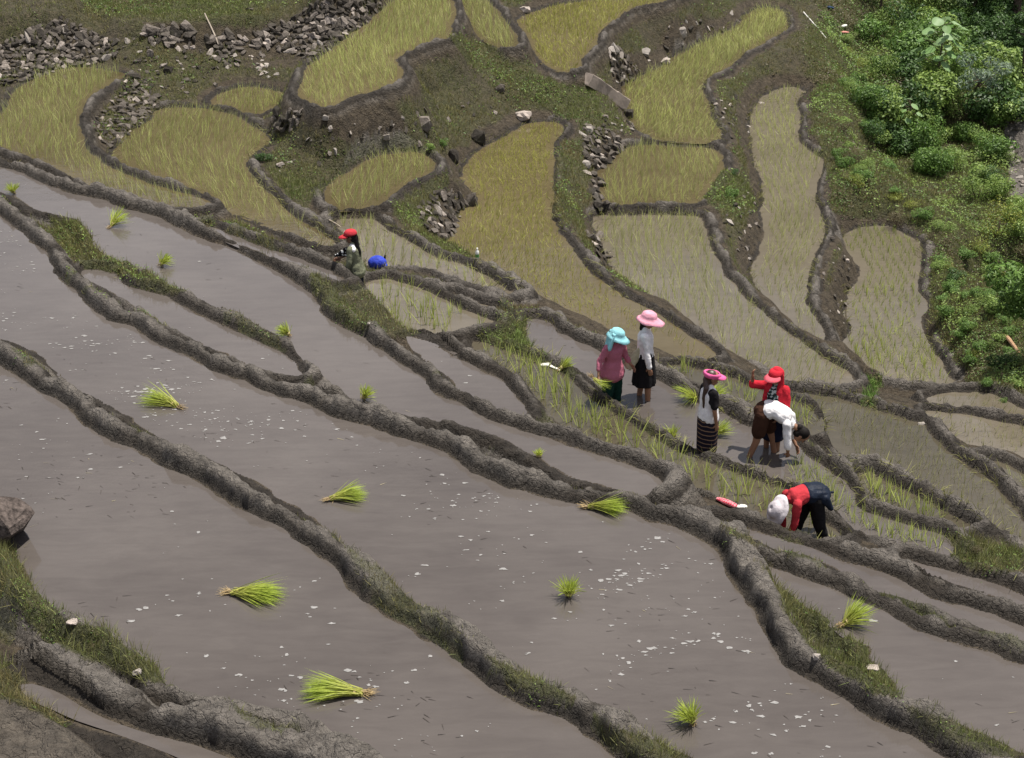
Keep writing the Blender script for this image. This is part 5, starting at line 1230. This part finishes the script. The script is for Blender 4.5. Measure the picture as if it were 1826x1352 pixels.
for u, v in q[np.argsort(q[:, 1])]:
    vi = r_.choice([0, 0, 1, 1, 2, 3, 3, 6, 6, 7]) if v < 330 else r_.choice([0, 1, 1, 4, 6, 5])
    if v < 130 and u > 1690: vi = r_.choice([2, 2, 7, 0])
    shrub(u, v + 14, (r_.uniform(56, 98) if v > 190 or u < 1600 else r_.uniform(85, 140)), vi, '%s %s' % (WORDS[VARS[vi][0]], 'along the top edge of the right hand thicket' if v < 60 else 'around the broad leaved plant in the thicket' if v < 190 and u > 1590 else 'at the left margin of the thicket' if u < 1640 else 'in the middle of the thicket above the hollow' if v < 310 else 'at the foot of the thicket beside the stony path'), hs=r_.uniform(.8, 1.25))
for u, v, w, vi, lab in [(1500,235,50,5,'dry brownish shrub right of the head of the narrow paddy'),(1530,290,60,5,'dry brownish bush on the slope beside the narrow paddy'),(1500,300,44,0,'small green shrub on the bund right of the narrow paddy'),
        (1600,400,58,5,'dry brownish shrub above the rounded right paddy'),(1680,440,62,5,'dry brown shrub right of the rounded paddy top'),(1740,455,60,4,'yellow green shrub near the right edge of the slope'),
        (1700,500,50,2,'dark green shrub over the hollow beside the rounded paddy'),(1720,590,46,0,'low green shrub below the drooping branch'),(1790,660,70,2,'dark shrub in the right corner under the drooping branch'),
        (1770,560,60,6,'light green shrub beside the drooping branch'),(1560,240,48,1,'light green shrub left of the small broad leaved plant'),(1308,352,34,0,'round green bush on the bank beside the divided paddy'),
        (1310,312,26,2,'dark little bush at the corner of the divided paddy'),(790,262,28,0,'green bush above the round end of the oval paddy'),(768,268,24,6,'light green weed clump above the oval paddy'),
        (925,600,24,1,'tall green grass clump on the mud spur'),(470,288,36,2,'dark bush below the bund bend of the left paddies'),(1555,686,20,6,'bright green weed clump at the bund junction'),
        (1740,985,34,5,'dry grassy bush at the right end of the planted strips'),(1790,720,20,0,'small green weed on the right bund')]:
    shrub(u, v, w, vi, lab, 'single bushes on the banks')

COVER = [(1500,60),(1560,30),(1600,120),(1600,330),(1700,420),(1826,470),(1826,700),(1740,680),(1690,600),(1680,500),(1650,420),(1560,370),(1510,340),(1480,240),(1500,180)]
q = scatter_px(COVER, 34, 17, 1.2); r_ = random.Random(15)
for u, v in q[np.argsort(q[:, 1])]:
    vi = r_.choice([0, 1, 1, 3, 6, 4, 5, 0])
    shrub(u, v + 6, r_.uniform(30, 54), vi, 'low %s %s' % (WORDS[VARS[vi][0]], 'on the slope beside the narrow paddy' if v < 380 else 'on the slope right of the rounded paddy'), 'low bushes on the right hand slope', hs=r_.uniform(.5, .9))
# weeds: the uncountable cover of the slope and the green banks
wp = (veg_right * .9 + .22 * (GREEN > .42) * (GV < 640) + .25 * (GREEN > .55) * (TALL > .45)) * (dry_d > .05) * (GU > -40) * (GU < 1880) * (GV > -40) * (GV < 1300)
wp = wp * (.25 + .75 * (fbm(GX, GY, .55, 3, 101) > -.05))
cand = np.argwhere(rng.random(wp.shape) < wp * .26); i, j = cand[:, 0], cand[:, 1]; m = 7
i = np.repeat(i, m); j = np.repeat(j, m); n = len(i); sc = np.clip(GDEP[i, j] / 42, .35, 1.4)
x = GX[i, j] + rng.normal(0, .10, n) * sc; y = GY[i, j] + rng.normal(0, .12, n) * sc
hgt_ = np.clip(.06 + .42 * (fbm(x, y, .8, 3, 102) + .25), .02, .60) * sc * (.3 + .7 * (gsample(veg_right, x, y) > .3))
z = gz(x, y) + rng.random(n) * hgt_
N = np.column_stack([rng.normal(0, .5, (n, 2)), np.ones(n)]); N /= np.linalg.norm(N, axis=1, keepdims=True)
pm = fbm(x, y, .45, 3, 103)[:, None] + rng.normal(0, .18, (n, 1)); ca = np.array([.095, .165, .034]); cb = np.array([.19, .27, .058]); cd = np.array([.105, .085, .042])
C = np.where(pm > .20, cd, np.where(pm > -.15, ca, cb)) * rng.uniform(.65, 1.35, (n, 1))
V, F, C = leaf_cloud(np.column_stack([x, y, z]), N, rng.uniform(.035, .080, n) * sc, C, .5)
o = mobj('weeds', np_mesh('weeds', V, F, False, C), M_LEAF); tag(o, 'low tangled weeds covering the right hand slope and grassy banks', 'weeds', kind='stuff')
print('weed leaves', n)

# broad-leaved plants: every big leaf its own part
t = NT('broad_soft_leaf', .5, .3); n1 = t.noise(5, 3); t.color(t.mix(t.rnd(), t.ramp(n1, [(.3, (.13, .26, .07)), (.7, (.22, .36, .12))]), (.30, .42, .22))); t.translucent(.35); M_BROAD = t.m
def broad_leaf_mesh():
    n = 18; V = [(0, 0, .05)]; 
    for k in range(n):
        a = 2 * math.pi * k / n; r = .5 * (1 + .10 * math.cos(3 * a) + .16 * math.cos(a)) * (1 - .35 * max(0, math.cos(a - math.pi)) ** 8)
        V.append((r * math.cos(a) + .1, r * math.sin(a), -.10 * (abs(math.sin(a)) ** 2) - .08 * math.cos(a)))
    F = np.array([[0, 1 + k, 1 + (k + 1) % n] for k in range(n)]); me = np_mesh('leaf', np.array(V), F, True); me.materials.append(M_BROAD); return me
BL = broad_leaf_mesh()
def broad_plant(u, v, hpx, n, lpx, label, seed):
    r = random.Random(seed); p = hit1(u, v); d = p.y * COSP - (p.z - CAMZ) * SINP; m_ = d / FPX; H = hpx * m_; e = empty('broad_leaved_plant', p); tag(e, label, 'plant')
    bm = bmesh.new(); cone_cap(bm, (0, 0, -.1), (.05, 0, H * .9), .035, .02, seg=8)
    tips = []
    for k in range(n):
        z = H * (.35 + .65 * (k + .5) / n); a = k * 2.4 + r.uniform(-.4, .4); L = lpx * m_ * r.uniform(.8, 1.5) * (1.25 - .6 * k / n)
        tp = Vector((math.cos(a) * L, math.sin(a) * L - .1, z + L * .25)); cone_cap(bm, (.02, 0, z - .05), tp, .010, .007, seg=5); tips.append((tp, a))
    me = bpy.data.meshes.new('stem'); bm.to_mesh(me); bm.free(); me.materials.append(M_BARK); link(bpy.data.objects.new('stem', me), e)
    for tp, a in tips:
        o = bpy.data.objects.new('leaf', BL); o.location = tp; s = .72 * lpx * m_ * r.uniform(.75, 1.25); o.scale = (s, s, s)
        o.rotation_euler = (r.uniform(-.5, .5), r.uniform(.15, .7), a); link(o, e)
broad_plant(1668, 165, 130, 34, 26, 'tall plant with big pale heart shaped leaves on the upper right slope', 3)
broad_plant(1616, 240, 60, 12, 17, 'smaller broad leaved plant over the dark hollow', 4)

# trees
def tree(u, v, hpx, rpx, label, hue, seed, lean=(0, 0), nl=4200, leaf=.10, trunk_r=.09, name='tree', aspect=.45, droop=False, loc=None):
    r = random.Random(seed); p = hit1(u, v) if loc is None else Vector(loc); d = p.y * COSP - (p.z - CAMZ) * SINP; m_ = d / FPX; H = hpx * m_; Rr = rpx * m_
    e = empty(name, p); tag(e, label, 'tree'); bm = bmesh.new(); top = Vector((lean[0] * m_, lean[1] * m_, H * .72))
    mid = top * .5 + Vector((r.uniform(-.1, .1), r.uniform(-.1, .1), 0)); cone_cap(bm, (0, 0, -.15), mid, trunk_r, trunk_r * .75, seg=8); cone_cap(bm, mid, top, trunk_r * .75, trunk_r * .5, seg=8)
    lobes = []
    for k in range(11):
        a = k * 2.4; z = H * r.uniform(.55, 1.0); rad = Rr * r.uniform(.35, .9); b = Vector((top.x + math.cos(a) * rad, top.y + math.sin(a) * rad, z - (rad * .3 if droop else 0)))
        s0 = mid.lerp(top, r.uniform(.3, 1)); cone_cap(bm, s0, b, trunk_r * .35, trunk_r * .12, seg=6); lobes.append((b.x, b.y, b.z, Rr * r.uniform(.28, .48)))
    me = bpy.data.meshes.new('trunk'); bm.to_mesh(me); bm.free(); me.materials.append(M_BARK); link(bpy.data.objects.new('trunk', me), e)
    V, F, C = crown(nl, hue, leaf, lobes, aspect, .7); mobj('crown', np_mesh('crown', V, F, False, C), M_LEAF, e); return e
tree(1808, 60, 150, 62, 'dark tree with a thick trunk at the top right corner', 'dark', 11, nl=4200, leaf=.13, trunk_r=.20)
tree(1826, 185, 190, 34, 'tall tree with a bare leaning grey trunk at the right edge', 'dark', 12, (-14, 0), nl=2600, leaf=.12, trunk_r=.11)
tree(1718, 208, 100, 42, 'thin sapling with narrow silvery leaves in the thicket', 'blue', 13, (26, 0), nl=1100, leaf=.15, trunk_r=.05, aspect=.22)
tree(1862, 640, 190, 92, 'tree with drooping rows of green leaflets leaning in from the right edge', 'green', 14, (-30, -20), nl=5200, leaf=.13, trunk_r=.08, aspect=.33, droop=True)
tree(1730, 40, 95, 60, 'dark leafy tree behind the broad leaved plant', 'dark', 15, nl=3600, leaf=.13, trunk_r=.10)
tree(1570, 30, 80, 46, 'feathery green tree at the top edge', 'green', 16, nl=3000, leaf=.14, trunk_r=.06, aspect=.25)

# ------------------------------------------------------------------ small things left about
def rod(name, p0, p1, r0, r1, mat, label, cat):
    bm = bmesh.new(); a, b = Vector(p0), Vector(p1); n = 6; rr = random.Random(3); pts = [a.lerp(b, k / n) + Vector([rr.gauss(0, .004) for _ in range(3)]) for k in range(n + 1)]
    for k in range(n): cone_cap(bm, pts[k] - a, pts[k + 1] - a, r0 + (r1 - r0) * k / n, r0 + (r1 - r0) * (k + 1) / n, seg=8)
    me = bpy.data.meshes.new(name); bm.to_mesh(me); bm.free(); me.materials.append(mat); o = bpy.data.objects.new(name, me); o.location = a; link(o); tag(o, label, cat); return o
M_POLE = mat_plain('weathered_pale_wood', (.40, .34, .27), .8, .25, 10)
a, b = hit1(390, 80), hit1(367, 30); rod('wooden_pole', a + Vector((0, -.05, .03)), b + Vector((0, -.08, .10)), .022, .018, M_POLE, 'thin pale wooden pole leaning on the upper left bank', 'pole')
a, b = hit1(1472, 70), hit1(1433, 25); rod('plastic_pipe', a + Vector((0, 0, .05)), b + Vector((0, 0, .06)), .022, .022, mat_plain('white_plastic', (.62, .60, .55), .5, .1, 5), 'white pipe lying on the grass slope at the top right', 'pipe')
a, b = hit1(1791, 602), hit1(1817, 632); rod('split_log', a + Vector((0, 0, .06)), b + Vector((0, 0, .04)), .045, .03, mat_plain('orange_split_wood', (.34, .21, .12), .8, .3, 12), 'orange split log lying on the right hand slope', 'log')
a, b = hit1(588, 396), hit1(614, 412); rod('bare_branch', a + Vector((0, 0, .04)), b + Vector((0, 0, .04)), .016, .012, M_POLE, 'pale bare branch on the bund behind the red capped woman', 'branch')
def lump(name, pts, mat, label, cat, voxel=.008, disp=.03, parent=None):
    o_ = Vector(pts[0][0]); bm = bmesh.new()
    for p0_, p1_, r0, r1, ex in pts: cone_cap(bm, Vector(p0_) - o_, Vector(p1_) - o_, r0, r1, ex)
    o = finish(name, bm, mat, parent, voxel, 2, disp); o.location = o_
    if label: tag(o, label, cat)
    return o
# blue bag behind the red capped woman
p = Vector(on_level(np.array([673.0]), np.array([476.0]), -1.49)[0]); M_BLUE = cloth('bright_blue_nylon', (.035, .060, .42), .5); Zv = Vector((0, 0, 1))
bag = empty('blue_bag', p); tag(bag, 'rounded bright blue nylon bag on the bund behind the red capped woman', 'bag')
bm = bmesh.new(); ellip(bm, (0, 0, .09), (.18, .14, .13)); cone_cap(bm, (-.10, -.02, .04), (.15, -.02, .03), .07, .05); finish('bag_body', bm, M_BLUE, bag, .009, 3, .02)
bm = bmesh.new(); cone_cap(bm, (.14, .02, .17), (.15, .02, .22), .022, .016, seg=8); finish('knob', bm, M_BLACK, bag, .006, 2)
# checked cloth with a white bag on the bund
a, b = hit1(1280, 890), hit1(1310, 903); a.z -= .025; b.z -= .025; M_CHECK = mat_check('red_and_white_check', (.62, .05, .09), (.72, .60, .60), 38)
lump('checked_cloth', [(a + Zv * .03, a.lerp(b, .5) + Zv * .035, .035, .050, (Zv, .7)), (a.lerp(b, .5) + Zv * .035, b + Zv * .03, .050, .040, (Zv, .7))], M_CHECK, 'red and white checked cloth lying along the bund', 'cloth')
M_PLW = mat_plain('white_plastic_sheet', (.66, .64, .57), .45, .12, 8)
lump('plastic_bag', [(b + Vector((.05, -.01, .03)), b + Vector((.13, -.02, .03)), .045, .035, (Zv, .6))], M_PLW, 'crumpled white plastic bag at the end of the checked cloth', 'plastic bag')
a, b = hit1(968, 654), hit1(998, 662)
lump('plastic_bag', [(a + Zv * .03, a + Vector((.10, 0, .03)), .05, .045, (Zv, .6)), (a + Vector((.10, 0, .03)), b + Zv * .02, .04, .02, (Zv, .4))], M_PLW, 'white plastic bag lying on the bund left of the planters', 'plastic bag')
# bottle on the bund
p = hit1(851, 462); bt = empty('drink_bottle', p); tag(bt, 'small white drink bottle with a green band standing on the bund', 'bottle')
def lathe(name, prof, mat, parent, seg=16):
    V = np.array([(r * math.cos(2 * math.pi * k / seg), r * math.sin(2 * math.pi * k / seg), z) for r, z in prof for k in range(seg)])
    F = np.array([[q_ * seg + k, q_ * seg + (k + 1) % seg, (q_ + 1) * seg + (k + 1) % seg, (q_ + 1) * seg + k] for q_ in range(len(prof) - 1) for k in range(seg)])
    return mobj(name, np_mesh(name, V, F, True), mat, parent)
lathe('bottle_body', [(.001, 0), (.036, .002), (.036, .13), (.03, .16), (.014, .18), (.014, .2), (.001, .2)], mat_plain('white_bottle_plastic', (.7, .7, .66), .3, .05, 5), bt)
lathe('label_band', [(.037, .04), (.037, .10)], mat_plain('green_label', (.10, .25, .07), .4, .1, 5), bt); lathe('bottle_cap', [(.017, .195), (.017, .22), (.001, .221)], M_PLW, bt)
# rags and litter on the upper right slope
p = hit1(1502, 60); lump('rag', [(p + Zv * .05, p + Vector((.18, -.02, .05)), .08, .05, (Zv, .5))], cloth('pale_red_rag', (.5, .22, .18)), 'pale red rag on the grass slope at the top right', 'rag')
p = hit1(1503, 50); lump('rag', [(p + Zv * .06, p + Vector((.08, .02, .08)), .08, .07, (Zv, .6))], M_PLW, 'white rag lying above the pale red one at the top right', 'rag')
p = hit1(1478, 16); lump('rag', [(p + Zv * .06, p + Vector((.12, -.03, .04)), .09, .07, (Zv, .6))], cloth('dark_blue_rag', (.03, .05, .09)), 'dark blue rag near the top edge of the slope', 'rag')
p = hit1(1538, 40); lump('rag', [(p + Zv * .06, p + Vector((.12, -.06, .05)), .08, .06, (Zv, .6))], cloth('faded_pink_rag', (.36, .22, .17)), 'faded pinkish rag in the weeds at the top right', 'rag')
p = hit1(1664, 1025)
